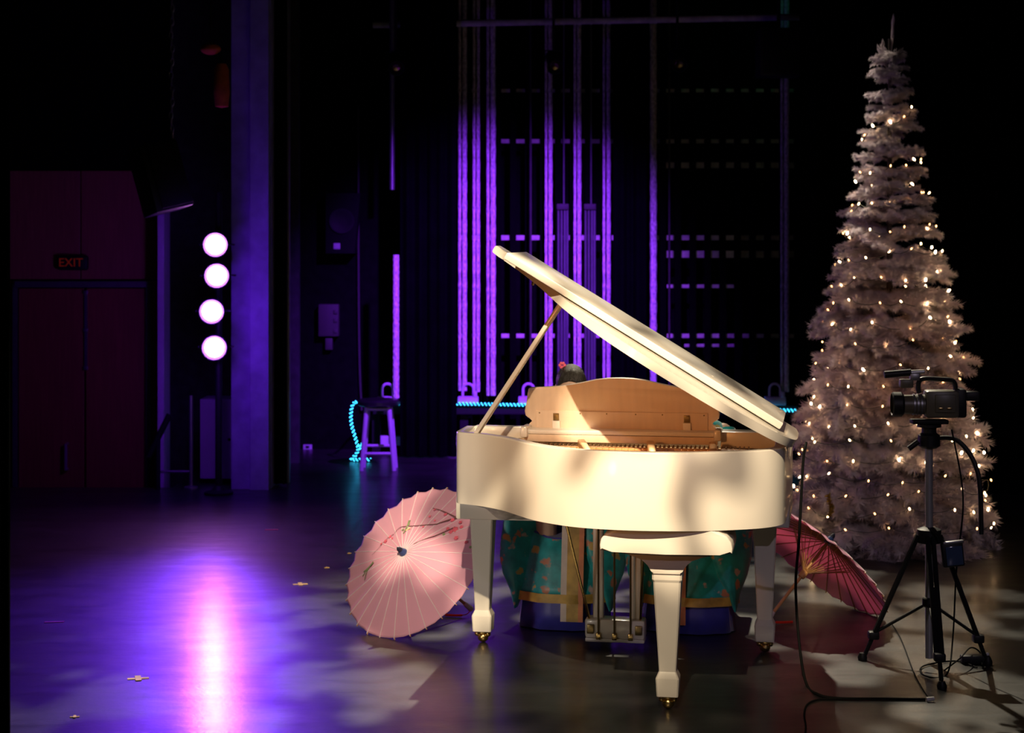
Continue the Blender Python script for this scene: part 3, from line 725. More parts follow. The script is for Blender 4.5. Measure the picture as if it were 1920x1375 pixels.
# cloth tucked under the key bed
def cloth():
    mb = MB(); nx, ny = 22, 10; g = []
    for i in range(nx+1):
        u = i/nx; row = []
        for j in range(ny+1):
            v = j/ny; sag = .085*(math.sin(math.pi*u)**.7)*math.sin(math.pi*(.12+.88*v)/1.0 if v < .5 else math.pi*.5)
            x = .07+.27*u; y = .01+.225*v
            row.append(Vector((x, y, .698-sag*(.25+.75*min(1, v*1.6))-.006*math.sin(14*u+5*v))))
        g.append(row)
    vs_ = [[mb.bm.verts.new(p) for p in r] for r in g]
    for i in range(nx):
        for j in range(ny): mb.bm.faces.new((vs_[i][j], vs_[i+1][j], vs_[i+1][j+1], vs_[i][j+1]))
    o = mb.build('dust_cloth', 'grey_cloth'); md = o.modifiers.new('thick', 'SOLIDIFY'); md.thickness = .004
    o.location = piano.location; o.rotation_euler = piano.rotation_euler; return o
tag(cloth(), 'pale grey cloth sagging under the piano above the left leg', 'cloth')

# ------------------------------------------------------------------ paper parasols
def parasol(tip_dir, C, Rr, L, label, h=.105, roll=0., handle_tassel=True, deco=False):
    n = Vector(tip_dir).normalized(); e = empty('paper_parasol', C); tag(e, label, 'parasol', 'pink paper parasols')
    q = n.to_track_quat('Z', 'Y').to_matrix() @ Matrix.Rotation(roll, 3, 'Z'); NR = 28
    def P(r, a, z): return q @ Vector((r*math.cos(a), r*math.sin(a), z))
    def hz(r): return h*(1-(r/Rr)**1.25)
    mb = MB(); rings = []; rr = [.012, .05, .12, .2, .28, .34, Rr*.97, Rr]
    for r in rr:
        rg = []
        for k in range(NR*2):
            a = 2*math.pi*k/(NR*2); sag = 0 if k % 2 == 0 else .010*(r/Rr)
            rg.append(P(r*(1 if k % 2 == 0 else 1-.012*(r/Rr)), a, hz(r)-sag))
        rings.append(rg)
    mb.loft(rings, cap=False); c = mb.build('canopy', 'pink_paper', e, ang=60)
    md = c.modifiers.new('thick', 'SOLIDIFY'); md.thickness = .0012
    rib = None
    for k in range(NR):
        a = 2*math.pi*k/NR
        if rib is None:
            mb = MB(); mb.tube([(r, 0, hz(r)-.004) for r in (.015, .1, .2, .3, Rr, Rr+.008)], .0026, 5); rib = mb.build('rib', 'bamboo_stick', e)
            top = MB(); top.tube([(r, 0, hz(r)+.0012) for r in (.02, .1, .2, .3, Rr, Rr+.006)], .0014, 4); crease = top.build('crease', 'pale_rib', e)
            sp_ = MB(); sp_.tube([(.016, 0, -.085), (.17, 0, hz(.17)-.010)], .0018, 4); stre = sp_.build('stretcher', 'bamboo', e)
            ro = (rib, crease, stre)
        else:
            ro = []
            for s_ in (rib, crease, stre):
                o = s_.copy(); COL.objects.link(o); o.parent = e; ro.append(o)
        for o in ro: o.rotation_euler = (q @ Matrix.Rotation(a, 3, 'Z')).to_euler()
    MB().cyl(P(0, 0, h-.01), P(0, 0, -L), .0075, .0075, 12).build('shaft', 'bamboo', e)
    MB().lathe([(.016, -.12), (.019, -.10), (.017, -.085), (.010, -.07)], origin=(0, 0, 0), axis=n).build('runner', 'bamboo', e)
    MB().lathe([(.022, h-.012), (.019, h+.006), (.013, h+.022)], axis=n).build('ferrule', 'blue_cap', e)
    MB().lathe([(.012, h+.02), (.011, h+.036), (.004, h+.046)], axis=n).build('finial', 'navy', e)
    MB().lathe([(.010, -L-.035), (.014, -L-.03), (.012, -L+.01), (.009, -L+.03)], axis=n).build('handle_cap', 'white_cap', e)
    if handle_tassel:
        a = P(0, 0, -L-.03); sgn = handle_tassel
        zf = -C[2]+.008
        tas = crom([a, a+Vector((sgn*.02, -.02, max(zf-a.z, -.02))), Vector((a.x+sgn*.06, a.y-.03, zf)), Vector((a.x+sgn*.12, a.y-.02, zf))], 6)
        MB().tube(tas, [.002]*10+[.006]*(len(tas)-10), 6).build('tassel', 'tassel_red', e)
    if deco:                                     # painted blossom sprays and birds, laid on the paper
        def on(x, y, lift=.0024):               # x, y in the canopy plane
            r = math.hypot(x, y); return q @ Vector((x, y, hz(r)+lift))
        def stroke(pts, wd, m, nm):
            mb = MB(); pts = [Vector((p[0], p[1], 0)) for p in pts]; pts = crom(pts, 5)
            Ls, Rs = [], []
            for i, p in enumerate(pts):
                t = (pts[min(i+1, len(pts)-1)]-pts[max(i-1, 0)]).normalized(); s = Vector((-t.y, t.x, 0))
                wv = wd*(1-.6*i/len(pts)); Ls.append(on(*(p+s*wv).xy)); Rs.append(on(*(p-s*wv).xy))
            mb.loft([[a, b] for a, b in zip(Ls, Rs)], cap=False, closed=False); return mb.build(nm, m, e)
        rnd = random.Random(3)
        return on, stroke, rnd, e
    return e
nl = Vector((-.53, -.62, .58))
CL = Vector((-.447, 8.25, .310)); 
rp_ = parasol(nl, CL, .378, .45, 'open pink parasol with painted blossoms lying left of the piano', h=.085, handle_tassel=-1, deco=True)
on, stroke, rnd, pe = rp_
qz = nl.normalized().to_track_quat('Z', 'Y').to_matrix(); qi = qz.inverted()
def cz(u, v):                                   # canopy-plane coordinates of a spot on the paper
    d = Vector(((u-960)/FPX, 1, -(v-VH)/FPX)); o = Vector((0, 0, HC)); nn = nl.normalized(); c0 = CL+nn*.05
    t = (c0-o).dot(nn)/d.dot(nn); l = qi @ (o+d*t-CL); return (l.x, l.y)
def S(pts, wd, m, nm): stroke([cz(*p) for p in pts], wd, m, nm)
S([(878, 962), (850, 968), (832, 976), (815, 985)], .005, 'branch_ink', 'painted_branch')
S([(850, 966), (825, 955), (808, 950)], .003, 'branch_ink', 'painted_branch')
S([(820, 983), (785, 988), (752, 990), (742, 1002)], .0025, 'branch_ink', 'painted_branch')
S([(850, 985), (820, 1005), (800, 1015), (782, 1026)], .0025, 'branch_ink', 'painted_branch')
S([(740, 1003), (725, 1012), (708, 1030), (695, 1040)], .0015, 'branch_ink', 'painted_branch')
def blossom(u, v, r, m, nm='painted_blossom'):
    mb = MB(); c = cz(u, v); vv = []
    for k in range(12):
        a = 2*math.pi*k/12; rr = r*(1+.25*math.cos(5*a)); vv.append(mb.bm.verts.new(on(c[0]+rr*math.cos(a), c[1]+rr*math.sin(a), .0032)))
    mb.bm.faces.new(vv); mb.build(nm, m, pe)
for u, v, r in ((832, 962, .008), (845, 972, .010), (858, 975, .008), (866, 960, .009), (812, 953, .006), (805, 968, .006), (838, 990, .008), (850, 990, .014), (843, 996, .010), (852, 1006, .010), (860, 984, .008), (733, 1008, .008), (724, 1016, .010), (738, 1012, .006), (715, 1020, .006), (868, 1012, .008), (815, 976, .005), (796, 990, .005)):
    blossom(u, v, r, 'blossom_ink')
for u, v in ((768, 985), (758, 996), (875, 1020), (832, 1002)): blossom(u, v, .007, 'leaf_ink', 'painted_leaf')
S([(768, 976), (766, 988), (760, 1004)], .007, 'leaf_ink', 'painted_bird'); S([(772, 992), (764, 998)], .007, 'bird_ink', 'painted_bird')
S([(700, 1054), (690, 1063), (678, 1070)], .006, 'leaf_ink', 'painted_bird'); S([(690, 1064), (684, 1074), (680, 1086)], .004, 'leaf_ink', 'painted_bird'); S([(686, 1066), (676, 1078)], .004, 'leaf_ink', 'painted_bird')
parasol((.64, .28, .715), Vector((1.425, 8.5, .283)), .40, .36, 'open pink parasol lying right of the piano, showing its bamboo ribs', h=.10, handle_tassel=1)

# ------------------------------------------------------------------ white Christmas tree
TB = fl(1668, 1024); TY = TB.y; TX = at(1668, 0, TY).x
tree = empty('christmas_tree', (TX, TY, 0)); tag(tree, 'tall white artificial Christmas tree behind the tripod', 'Christmas tree')
ZT = at(0, 40, TY).z
MB().cyl((0, 0, 0), (0, 0, ZT-.1), .03, .008, 10).build('trunk', 'tree_trunk', tree)
mb = MB()
for k in range(3):
    a = 2*math.pi*k/3+.4; mb.tube([(0, 0, .14), (.16*math.cos(a), .16*math.sin(a), .08), (.3*math.cos(a), .3*math.sin(a), .012)], .014, 8)
mb.build('tree_stand', 'black_metal', tree)
def branch_mesh(seed):
    """a tinsel branch one unit long along +x with side twigs, all covered in fine needles"""
    rnd = random.Random(seed); mb = MB(); bm = mb.bm
    stems = [([Vector((t, 0, .05*math.sin(t*3)-.16*t*t)) for t in [i/6 for i in range(7)]], 1.0)]
    for i in range(12):
        t0 = .22+.74*i/12; sd = 1 if i % 2 else -1; L = (.46-.24*abs(t0-.45))*rnd.uniform(.75, 1.15)
        p0 = Vector((t0, 0, .05*math.sin(t0*3)-.16*t0*t0)); d = Vector((.62, sd*.78, rnd.uniform(-.25, .18)))
        stems.append(([p0+d*L*k/4+Vector((0, 0, -.10*(L*k/4)**2*4)) for k in range(5)], L))
    for pts, L in stems:
        mb.tube(pts, .006, 3)
        N = int(620*sum((b-a).length for a, b in zip(pts, pts[1:])))
        for _ in range(N):
            s = rnd.random()*(len(pts)-1); i = min(int(s), len(pts)-2); p = pts[i].lerp(pts[i+1], s-i); t = (pts[i+1]-pts[i]).normalized()
            o = Vector((rnd.gauss(0, 1), rnd.gauss(0, 1), rnd.gauss(0, 1))); o = (o-t*o.dot(t)).normalized()
            d = (o*.9+t*.55).normalized()*rnd.uniform(.07, .125)
            wv = t.cross(o)*.0075
            bm.faces.new((bm.verts.new(p+wv), bm.verts.new(p-wv), bm.verts.new(p+d)))
    me = bpy.data.meshes.new('branch'); bm.to_mesh(me); bm.free(); me.materials.append(MATS['tinsel_white']); return me
BM = [branch_mesh(s) for s in range(6)]
rnd = random.Random(11)
def tree_r(z):                                   # silhouette half width at height z
    return max(.035, .565-.19*(z-.20))
tiers = 23; nb = 0
for i in range(tiers):
    t = i/(tiers-1); z = .16+(ZT-.40)*(t**.95); cnt = round(14.4*(1-t)+5.4)
    off = rnd.random()*6
    for k in range(cnt):
        if nb >= 297: break
        a = off+2*math.pi*k/cnt+rnd.uniform(-.14, .14)
        zz_ = z+rnd.uniform(-.045, .045); L = tree_r(zz_-.04)*rnd.uniform(.84, 1.04)
        o = bpy.data.objects.new('branch', BM[rnd.randrange(6)]); COL.objects.link(o); o.parent = tree; nb += 1
        o.location = (0, 0, zz_+.02); o.rotation_euler = (rnd.uniform(-.3, .3), R(4)+rnd.uniform(-.20, .22)-.75*t**2, a)
        o.scale = (L, max(L*.95, .19), max(L*.95, .21))
for k in range(3):
    o = bpy.data.objects.new('branch', BM[k]); COL.objects.link(o); o.parent = tree; nb += 1
    o.location = (.01*math.cos(2*k), 0, ZT-(.22, .30, .34)[k]); o.rotation_euler = (k*2.0, R((-89, -72, -68)[k]), (0, 2.9, .3)[k]); sc_ = (.22, .17, .18)[k]
    o.scale = (sc_, .075, .075)
# fairy lights: a string wound round the tree, bulbs at the branch tips
ls = empty('fairy_light_string', (TX, TY, 0)); tag(ls, 'warm fairy light string wound around the white tree', 'string lights')
wire = []; NBULB = 270; turns = 19
bm_ = MB().ball((0, 0, 0), (.0052, .0052, .009), 5); b0 = bm_.build('bulb', 'fairy_bulb', ls); bulbmesh = [b0.data]
for nm_, sc_ in (('fairy_bulb_dim', .9), ('fairy_bulb_bright', 1.25)):
    me_ = b0.data.copy(); me_.materials.clear(); me_.materials.append(MATS[nm_]); me_.transform(Matrix.Scale(sc_, 4)); bulbmesh.append(me_)
first = True
for i in range(NBULB):
    t = (i+.5)/NBULB; z = .14+(ZT-.60)*(1-(1-t)**.62)
    a = 2*math.pi*turns*(1-(1-t)**.9)+rnd.uniform(-.10, .10); r = tree_r(z)*rnd.uniform(.96, 1.10)
    p = Vector((r*math.cos(a), r*math.sin(a), z-.05*r+rnd.uniform(-.03, .03)))
    wire.append(p)
    if first: o = b0; first = False
    else: o = bpy.data.objects.new('bulb', bulbmesh[rnd.choice((0, 0, 1, 1, 2))]); COL.objects.link(o); o.parent = ls
    o.location = p; o.rotation_euler = (rnd.uniform(-.8, .8), rnd.uniform(-.8, .8), 0)
wp = []
for a, b_ in zip(wire, wire[1:]):
    aa = math.atan2(a.y, a.x); ab = math.atan2(b_.y, b_.x); da = (ab-aa+math.pi*3) % (2*math.pi)-math.pi
    for k in range(4):
        s = k/4; g = aa+da*s; r = (a.xy.length*(1-s)+b_.xy.length*s)*.97; wp.append((r*math.cos(g), r*math.sin(g), a.z*(1-s)+b_.z*s-.02*math.sin(math.pi*s)))
MB().tube(wp, .0022, 3).build('wire', 'wire_green', ls)
p = at(1556, 948, TY-.55)
mb = MB()
for i in range(160):
    a = rnd.random()*6.28; s = i/160; c = Vector((.012*math.sin(5*s), 0, .12*(s-.5)))
    d = Vector((math.cos(a), math.sin(a), rnd.uniform(-.4, .4)))*.022; wv = Vector((0, 0, .003))
    mb.bm.faces.new((mb.bm.verts.new(c+wv), mb.bm.verts.new(c-wv), mb.bm.verts.new(c+d)))
mb.tube([(0, 0, -.06), (0, 0, .07)], .003, 5)
o = mb.build('gold_garland', 'tinsel_gold'); o.location = p; tag(o, 'small gold tinsel ornament low on the left of the white tree', 'ornament')
# low platform below the tree
a, b_ = at(1535, 1010, TY+.15), at(1860, 1010, TY+.15)
o = MB().box(((a.x+b_.x)/2, TY+1.0, .04), (b_.x-a.x+.3, .5, .08), bev=.01).build('low_platform', 'platform_grey'); tag(o, 'low grey platform edge behind the tree base', 'platform')

# ------------------------------------------------------------------ tripod with video camera
tp = fl(1742, 1240); tp = Vector((at(1742, 0, 7.6).x, 7.6, 0))
tr = empty('tripod', tp); tag(tr, 'tall black tripod with a silver centre column carrying a video camera', 'tripod')
def L3(u, v, Y): return at(u, v, Y)-tp
MB().cyl((0, 0, .02), (0, 0, .93), .016, n=16).build('centre_column', 'silver', tr)
MB().lathe([(.03, .50), (.05, .505), (.05, .56), (.025, .57)]).build('collar', 'black_plastic', tr)
MB().lathe([(.024, .235), (.028, .24), (.028, .27), (.024, .275)]).build('spreader_hub', 'black_plastic', tr)
feet = [fl(1617, 1238)-tp, fl(1766, 1292)-tp, fl(1852, 1246)-tp]
for f_ in feet:
    f_.z = .0; dd = f_.normalized(); h0 = Vector((dd.x*.045, dd.y*.045, .535)); k1 = h0.lerp(f_, .80)
    lg = empty('leg', (0, 0, 0), 0, tr)
    side = Vector((-dd.y, dd.x, 0))*.011
    mb = MB(); mb.cyl(h0+side, k1+side, .010, n=8); mb.cyl(h0-side, k1-side, .010, n=8); mb.build('upper_leg', 'black_metal', lg)
    MB().cyl(h0.lerp(f_, .35), h0.lerp(f_, .97), .009, n=8).build('lower_leg', 'black_metal', lg)
    MB().box(k1, (.045, .045, .035), bev=.008).build('leg_clamp', 'black_plastic', lg)
    MB().lathe([(.018, .0), (.020, .012), (.012, .03)], origin=f_).build('foot', 'black_plastic', lg)
    MB().cyl((0, 0, .255), h0.lerp(f_, .78), .007, n=8).build('spreader_arm', 'black_metal', lg)
MB().lathe([(.03, .90), (.045, .91), (.045, .955), (.03, .965), (.03, .985), (.05, .99), (.05, 1.0)]).build('fluid_head', 'black_plastic', tr)
MB().box((.0, 0, 1.012), (.15, .07, .018), bev=.004).build('camera_plate', 'black_metal', tr)
MB().tube(crom([(.03, .02, .94), (.12, -.02, .93), (.19, -.06, .80), (.20, -.07, .55)], 8), .010, 8).build('pan_handle', 'black_plastic', tr)
MB().cyl((-.05, -.02, .93), (-.09, -.02, .90), .012, n=10).build('tilt_knob', 'black_plastic', tr)
vc = empty('video_camera', tp+Vector((0, 0, 1.021))); vc.rotation_euler = (0, 0, R(-4)); tag(vc, 'black video camera with top microphone pointing left on the tripod', 'video camera')
MB().box((.05, 0, .066), (.14, .085, .115), bev=.014).build('body', 'camera_grey', vc)
MB().box((.125, .0, .07), (.05, .075, .12), bev=.010).build('battery', 'black_plastic', vc)
MB().cyl((-.02, 0, .062), (-.115, 0, .062), .042, .040, 28).build('lens_barrel', 'camera_grey', vc)
MB().lathe([(.040, 0), (.052, .01), (.052, .045), (.046, .05), (.040, .01)], origin=(-.105, 0, .062), axis=(-1, 0, 0), n=28).build('lens_hood', 'black_plastic', vc)
for x in (-.03, -.045, -.06): MB().lathe([(.040, 0), (.0445, .001), (.0445, .008), (.040, .009)], origin=(x, 0, .062), axis=(-1, 0, 0), n=28).build('lens_ring', 'grey_metal', vc)
MB().tube(crom([(.11, 0, .12), (.10, 0, .160), (.05, 0, .168), (-.03, 0, .168), (-.045, 0, .135), (-.04, 0, .11)], 6), .010, 8).build('carry_handle', 'black_plastic', vc)
MB().cyl((-.185, 0, .186), (-.075, 0, .196), .015, n=16).build('microphone', 'black_plastic', vc)
MB().cyl((-.075, 0, .196), (-.02, 0, .200), .010, .009, 12).build('microphone_tail', 'silver', vc)
mb = MB(); mb.box((-.06, 0, .178), (.04, .03, .03), bev=.004); mb.build('shock_mount', 'grey_metal', vc)
MB().box((-.095, 0, .150), (.055, .045, .035), bev=.005).build('accessory_box', 'camera_grey', vc)
MB().box((.06, -.047, .07), (.085, .010, .075), bev=.004).build('side_panel', 'camera_grey', vc)
for x in (.04, .075): MB().box((x, -.053, .05), (.02, .004, .008), bev=.001).build('switch', 'brass', vc)
MB().box((.175, -.01, .10), (.06, .045, .04), bev=.008).build('viewfinder', 'black_plastic', vc)
# pouch hanging on the tripod
pc = at(1786, 1040, 7.48); e = empty('equipment_pouch', pc); tag(e, 'small dark pouch with a bluish glossy front hanging on the tripod', 'pouch')
rt = Matrix.Rotation(R(-6), 3, 'Y')
MB().box((0, 0, 0), (.088, .03, .10), rot=rt, bev=.006).build('case', 'black_plastic', e)
MB().box((.004, -.017, -.003), (.068, .006, .078), rot=rt, bev=.002).build('window', 'pouch_blue', e)
MB().box((0, -.01, .052), (.086, .02, .012), rot=rt, bev=.003).build('flap', 'grey_metal', e)
MB().tube([(-.03, 0, .05), (-.05, .03, .075), (-.07, .06, .085)], .005, 6).build('strap', 'black_plastic', e)
# small white adaptor at the right foot
q = fl(1828, 1244)+Vector((0, 0, .02)); e = empty('power_brick', q-Vector((0, 0, .02))); tag(e, 'small black power brick by the right tripod foot', 'adaptor')
MB().box((0, 0, .018), (.12, .05, .034), bev=.006).build('case', 'black_plastic', e)
MB().ball((.05, -.01, .04), .008, 6).build('plug', 'white_plastic', e)

def cable(pts, r, label, m='dull_black', cat='cable', n=10):
    return tag(MB().tube(crom(pts, n), r, 7).build('cable', m), label, cat)
zc = .006
e = tag(MB().tube(crom([(1.165, 7.18, .97), (1.14, 7.10, .90), (1.115, 7.04, .62), fl(1492, 1100, .33), fl(1499, 1210, .12), fl(1512, 1283, zc), fl(1535, 1303, zc), fl(1570, 1310, zc), fl(1650, 1311, zc), fl(1735, 1312, zc)], 10), .0058, 7).build('cable', 'dull_black'), 'black cable falling from the piano side and running right along the floor', 'cable')
o = MB().cyl((0, 0, 0), (.03, 0, .004), .009, .007, 12).build('cable_plug', 'white_plastic'); o.location = fl(1737, 1312, .009); tag(o, 'small white plug at the end of the floor cable', 'plug')
cable([fl(1568, 1311, .004), fl(1535, 1312, .004), fl(1514, 1321, .004), fl(1508, 1340, .004), fl(1511, 1365, .004), fl(1506, 1400, .004)], .0035, 'thin cable looping off towards the bottom edge of the picture')
cable([tp+Vector((.09, -.02, .98)), tp+Vector((.13, -.05, .7)), tp+Vector((.10, -.06, .4)), tp+Vector((.08, -.08, .12)), fl(1775, 1265, zc), fl(1735, 1268, zc), fl(1730, 1250, zc), fl(1790, 1240, zc), fl(1832, 1252, zc)], .0035, 'thin cable hanging from the video camera down the tripod')
cable([fl(1770, 1258, zc), fl(1800, 1235, .05), fl(1820, 1215, .06), fl(1838, 1225, .03), fl(1842, 1250, zc)], .003, 'thin looped cable on the floor beside the right tripod foot')
cable([fl(1672, 1170, zc), fl(1690, 1200, zc), fl(1715, 1265, zc), fl(1740, 1308, zc)], .0025, 'thin wire on the floor between the tree and the white plug')

# floor tape
def cross(u, v, s, m, label, rot=.3, both=True):
    c = fl(u, v); e = empty('tape_mark', c, rot); tag(e, label, 'tape', 'floor tape marks')
    MB().box((0, 0, .001), (s, s*.28, .002)).build('tape_strip', m, e, smooth=False)
    if both: MB().box((0, 0, .0024), (s*.28, s*.95, .002)).build('tape_strip', m, e, smooth=False)
cross(259, 1273, .085, 'yellow_tape', 'yellow tape cross on the floor near the violet glare', .25)
cross(563, 1096, .075, 'yellow_tape', 'yellow tape cross on the floor left of the pink parasol', .2)
cross(140, 1345, .035, 'yellow_tape', 'small yellow tape mark near the lower left corner', .2)
cross(613, 1065, .028, 'yellow_tape', 'tiny yellow tape mark just left of the parasol', .3)
cross(655, 1038, .022, 'yellow_tape', 'tiny yellow tape mark touching the parasol upper left edge', .3)
cross(102, 1167, .09, 'pink_tape', 'short pink tape strip on the floor at far left', .1, False)
cross(509, 994, .08, 'pink_tape', 'short pink tape strip on the floor below the concrete column', .0, False)

# ------------------------------------------------------------------ pianists and bench
bench = empty('piano_bench', (.60, 8.74, 0), R(-PHI)); tag(bench, 'cream piano bench behind the keyboard under the two players', 'bench')
MB().box((0, 0, .445), (.98, .34, .05), bev=.012).build('seat', 'cream_lacquer', bench)
MB().box((0, 0, .40), (.90, .28, .05), bev=.004).build('apron', 'cream_lacquer', bench)
for sx in (-1, 1):
    for sy in (-1, 1): MB().cyl((sx*.42, sy*.12, 0), (sx*.42, sy*.12, .38), .018, .028, 12).build('leg', 'cream_lacquer', bench)

def skin_mesh(chains, vox):
    """chains of (point, radius): capsules blended by a voxel remesh into one surface"""
    mb = MB()
    for ch in chains:
        for (p, r), (q, s) in zip(ch, ch[1:]):
            p, q = Vector(p), Vector(q)
            if (q-p).length > 1e-5: mb.cyl(p, q, r, s, 14)
        for p, r in ch: mb.ball(Vector(p), r, 7)
    return mb
def person(name, loc, rz, label, k, lean, headturn, side):
    root = empty(name, loc, rz); tag(root, label, 'person', 'pianists')
    lx = lean
    def V(x, y, z): return (x*k, y*k, z*k)
    hips = [(V(-.06, 0, .10), .115*k), (V(.06, 0, .10), .115*k)]
    spine = [(V(0, .0, .10), .12*k), (V(0, -.02-lx*.2, .25), .105*k), (V(0, -.05-lx*.6, .40), .115*k), (V(0, -.07-lx*.85, .49), .075*k), (V(0, -.09-lx, .56), .048*k), (V(0, -.11-lx*1.1, .63), .050*k)]
    ch = [hips, spine]
    hy = -.13-lx*1.2; hz_ = .70
    sh = []
    for s in (-1, 1):
        S_ = V(s*.155, -.06-lx*.8, .465); E_ = V(s*.215, -.17-lx*.7, .25); W_ = V(s*.15, -.38-lx*.4, .295)
        ch.append([(V(0, -.06-lx*.7, .45), .08*k), (S_, .058*k), (E_, .040*k), (W_, .026*k)])
        H_ = V(s*.14, -.44-lx*.4, .29); ch.append([(W_, .026*k), (H_, .030*k)])
        for j, (dx, ln) in enumerate(((-.030, .060), (-.010, .072), (.010, .070), (.029, .056))):
            b0 = Vector(H_)+Vector((dx*k, -.018*k, .0)); m0 = b0+Vector((dx*.3*k, -ln*.6*k, .006*k)); t0 = m0+Vector((0, -ln*.35*k, -.030*k))
            ch.append([(b0, .0105*k), (m0, .009*k), (t0, .0078*k)])
        b0 = Vector(H_)+Vector((-s*.022*k, .015*k, -.004)); ch.append([(b0, .012*k), (b0+Vector((-s*.028*k, -.025*k, -.008)), .010*k), (b0+Vector((-s*.034*k, -.052*k, -.016)), .0085*k)])
        ch.append([(V(s*.08, 0, .09), .10*k), (V(s*.095, -.22, .085), .082*k), (V(s*.10, -.42, .065), .058*k), (V(s*.10, -.40, -.18), .050*k), (V(s*.10, -.385, -.43), .034*k)])
        ch.append([(V(s*.10, -.375, -.462), .034*k), (V(s*.105, -.43, -.478), .034*k), (V(s*.11, -.475, -.485), .026*k)])
    mb = skin_mesh(ch, .006)
    # head: skull, jaw, nose, ears, brow
    hc = Vector(V(0, hy, hz_)); T = Matrix.Rotation(headturn[1], 3, 'Z') @ Matrix.Rotation(headturn[0], 3, 'X')
    def hp(x, y, z): return hc+T @ Vector((x*k, y*k, z*k))
    for c, r in (((0, .012, .025), (.072, .088, .085)), ((0, -.015, -.03), (.060, .068, .075)), ((0, -.035, -.072), (.035, .040, .032))):
        mb.ball(hp(*c), tuple(v*k for v in r), 12)
    mb.cyl(hp(0, -.080, .012), hp(0, -.100, -.022), .007*k, .013*k, 10); mb.ball(hp(0, -.096, -.024), .014*k, 8)
    for s in (-1, 1): mb.ball(hp(s*.074, .012, -.008), (.012*k, .020*k, .030*k), 8); mb.ball(hp(s*.032, -.060, -.022), .024*k, 8)
    mb.ball(hp(0, -.078, -.052), (.024*k, .014*k, .012*k), 8)
    body = mb.build('body', 'skin', root); md = body.modifiers.new('remesh', 'REMESH'); md.mode = 'VOXEL'; md.voxel_size = .0065; md.use_smooth_shade = True
    sm_ = body.modifiers.new('smooth', 'SMOOTH'); sm_.iterations = 2
    for s in (-1, 1):
        ey = MB().ball(hp(s*.030, -.071, .004), .0125*k, 8).build('eye', 'eye_white', root)
        MB().ball(hp(s*.030, -.081, .003), .0062*k, 6).build('iris', 'iris_dark', ey)
        MB().tube([hp(s*.014, -.080, .024), hp(s*.030, -.080, .029), hp(s*.048, -.068, .024)], .003*k, 5).build('eyebrow', 'hair_black', root)
    MB().tube([hp(-.020, -.085, -.052), hp(-.006, -.092, -.048), hp(.006, -.092, -.048), hp(.020, -.085, -.052)], [.003*k, .0055*k, .0055*k, .003*k], 6).build('lips', 'lip', root)
    # hair: cap over the skull with a bun
    mb = MB(); rings = []
    for i in range(10):
        th = math.pi*.02+i/9*math.pi*.60; rg = []
        for j in range(96):
            a = 2*math.pi*j/96; front = max(0, -math.sin(a)); th2 = th*(1-.42*front**1.5) if th > .3 else th
            wv = 1+.020*math.sin(a*13+i*.4)+.016*math.sin(a*7-i*.7)
            rg.append(hp(.080*wv*math.sin(th2)*math.cos(a), .014+.096*wv*math.sin(th2)*math.sin(a), .030+.092*math.cos(th2)))
        rings.append(rg)
    mb.loft(rings); hair = mb.build('hair', 'hair_black', root)
    MB().ball(hp(0, .085, .055), (.045*k, .040*k, .042*k), 10).build('bun', 'hair_black', hair)
    mb = MB()
    for j in range(6):
        a = j*math.pi/3; mb.ball(hp(-.045+.012*math.cos(a), .02, .118+.012*math.sin(a)), (.009*k, .006*k, .009*k), 6)
    mb.build('hair_flower', 'blossom_ink', hair)
    # robe: bodice
    def ell(c, rx, ry, tilt=0., n=28, flute=0., fl_n=9, ph=0.):
        c = Vector(c); out = []
        for j in range(n):
            a = 2*math.pi*j/n; f = 1+flute*math.sin(fl_n*a+ph)
            out.append(c+Vector((rx*f*math.cos(a), ry*f*math.sin(a)*math.cos(tilt), ry*f*math.sin(a)*math.sin(tilt))))
        return out
    mb = MB()
    mb.loft([ell(V(0, 0, -.005), .185*k, .16*k), ell(V(0, -.0, .10), .175*k, .150*k), ell(V(0, -.02-lx*.2, .25), .138*k, .122*k), ell(V(0, -.045-lx*.55, .38), .160*k, .142*k), ell(V(0, -.055-lx*.75, .46), .205*k, .138*k), ell(V(0, -.068-lx*.85, .525), .150*k, .108*k), ell(V(0, -.085-lx, .57), .062*k, .062*k)])
    mb.build('robe', 'teal_brocade', root)
    mb = MB(); mb.loft([ell(V(0, -.005, .145), .168*k, .150*k), ell(V(0, -.01-lx*.15, .24), .150*k, .134*k)]); mb.build('sash', 'gold_band', root)
    # skirt flowing over the knees to the floor: blue underskirt, teal overskirt, coloured front panel
    hem = -loc[2]/k+.004/k
    def skirt(nm, m, zlow, grow, flute, trim=0):
        mb = MB()
        rings = [ell(V(0, .01, .13), (.18+grow)*k, (.16+grow)*k, .2), ell(V(0, -.10, .105), (.19+grow)*k, (.145+grow)*k, .8, flute=flute*.2), ell(V(0, -.27, .07), (.20+grow)*k, (.115+grow)*k, 1.15, flute=flute*.4),
                 ell(V(0, -.385, .03), (.205+grow)*k, (.125+grow)*k, .72, flute=flute*.6), ell(V(0, -.405, -.07), (.205+grow)*k, (.095+grow)*k, .25, flute=flute*.8)]
        n = 5
        for i in range(1, n+1):
            s = i/n; z = -.07+(zlow+.07)*s
            rings.append(ell(V(0, -.405-.03*s, z), (.195+grow+.045*s)*k, (.090+grow+.05*s)*k, 0., flute=flute, ph=s*.6))
        mb.loft(rings, cap=False); o = mb.build(nm, m, root); md = o.modifiers.new('thick', 'SOLIDIFY'); md.thickness = .004; return o
    skirt('underskirt', 'royal_blue', hem, .0, .05)
    skirt('overskirt', 'teal_brocade', hem+.14/k, .012, .035)
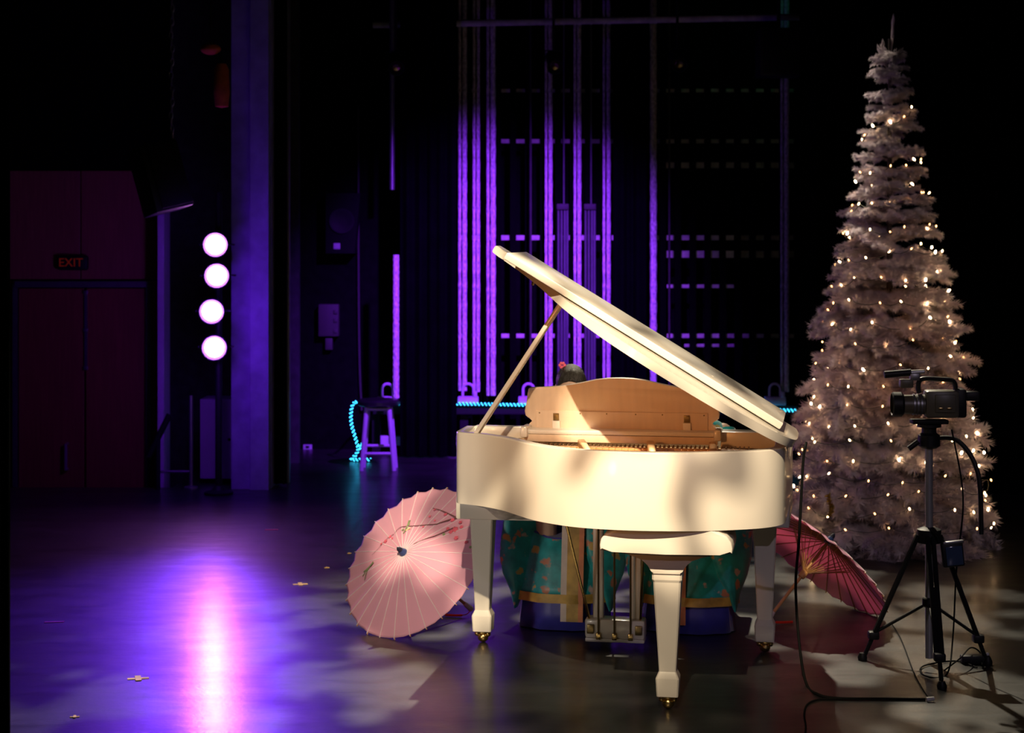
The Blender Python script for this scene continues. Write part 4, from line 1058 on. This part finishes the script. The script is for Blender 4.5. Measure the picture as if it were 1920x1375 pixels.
    mb = MB(); mb.loft([ell(V(0, -.433, hem+.165/k), .256*k, .158*k, 0, flute=.035, ph=.5), ell(V(0, -.435, hem+.125/k), .260*k, .162*k, 0, flute=.035, ph=.55)], cap=False)
    mb.build('hem_band', 'gold_band', root)
    # front panel strips
    for j, (m, x0, x1) in enumerate((('gold_band', -.030, .03), ('orange_band', .03, .055), ('white_band', -.06, -.03))):
        x0, x1 = x0+side*.06, x1+side*.06
        mb = MB(); prof = [(-.28, .19), (-.40, .168), (-.505, .08), (-.525, -.02), (-.545, -.14), (-.566, -.27), (-.585, hem+.05)]
        mb.loft([[Vector(V(x0, y-.004, z)), Vector(V(x1, y-.004, z)), Vector(V(x1, y-.012, z)), Vector(V(x0, y-.012, z))] for y, z in prof])
        mb.build('front_panel', m, root)
    # wide sleeves with long hanging pockets
    for s in (-1, 1):
        S_ = Vector(V(s*.150, -.06-lx*.8, .47)); E_ = Vector(V(s*.225, -.17-lx*.7, .25)); W_ = Vector(V(s*.165, -.36-lx*.4, .30))
        mb = MB(); mb.tube([S_, S_.lerp(E_, .5), E_, E_.lerp(W_, .5), W_], [.078*k, .074*k, .075*k, .075*k, .078*k], 16)
        sl = mb.build('sleeve', 'teal_brocade', root)
        mb = MB(); rings = []
        for i in range(9):
            t_ = i/8; z = .30-.71*t_; wd = .125+.06*math.sin(math.pi*min(1, t_*1.15))-.11*max(0, t_-.7)/.3; th = .030+.012*math.sin(math.pi*t_)
            cx = s*(.195+.05*t_); cy = -.36-lx*.4-.10*t_
            rings.append([Vector(V(cx+.9*wd*math.cos(a)*.62*(1+.10*math.sin(3*a+5*t_)), cy+th*math.sin(a)*1.6+.35*wd*math.cos(a), z)) for a in [2*math.pi*j/20 for j in range(20)]])
        mb.loft(rings); mb.build('sleeve_pocket', 'teal_brocade', sl)
    return root
person('person', (.31, 8.71, .455), R(-PHI), 'left player in teal brocade robe and dark hair seated behind the music desk', .89, .07, (.30, .1), 1)
person('person', (.87, 8.62, .46), R(-PHI), 'right player in teal brocade robe seated behind the music desk, mostly hidden', .87, .06, (.35, -.1), -1)
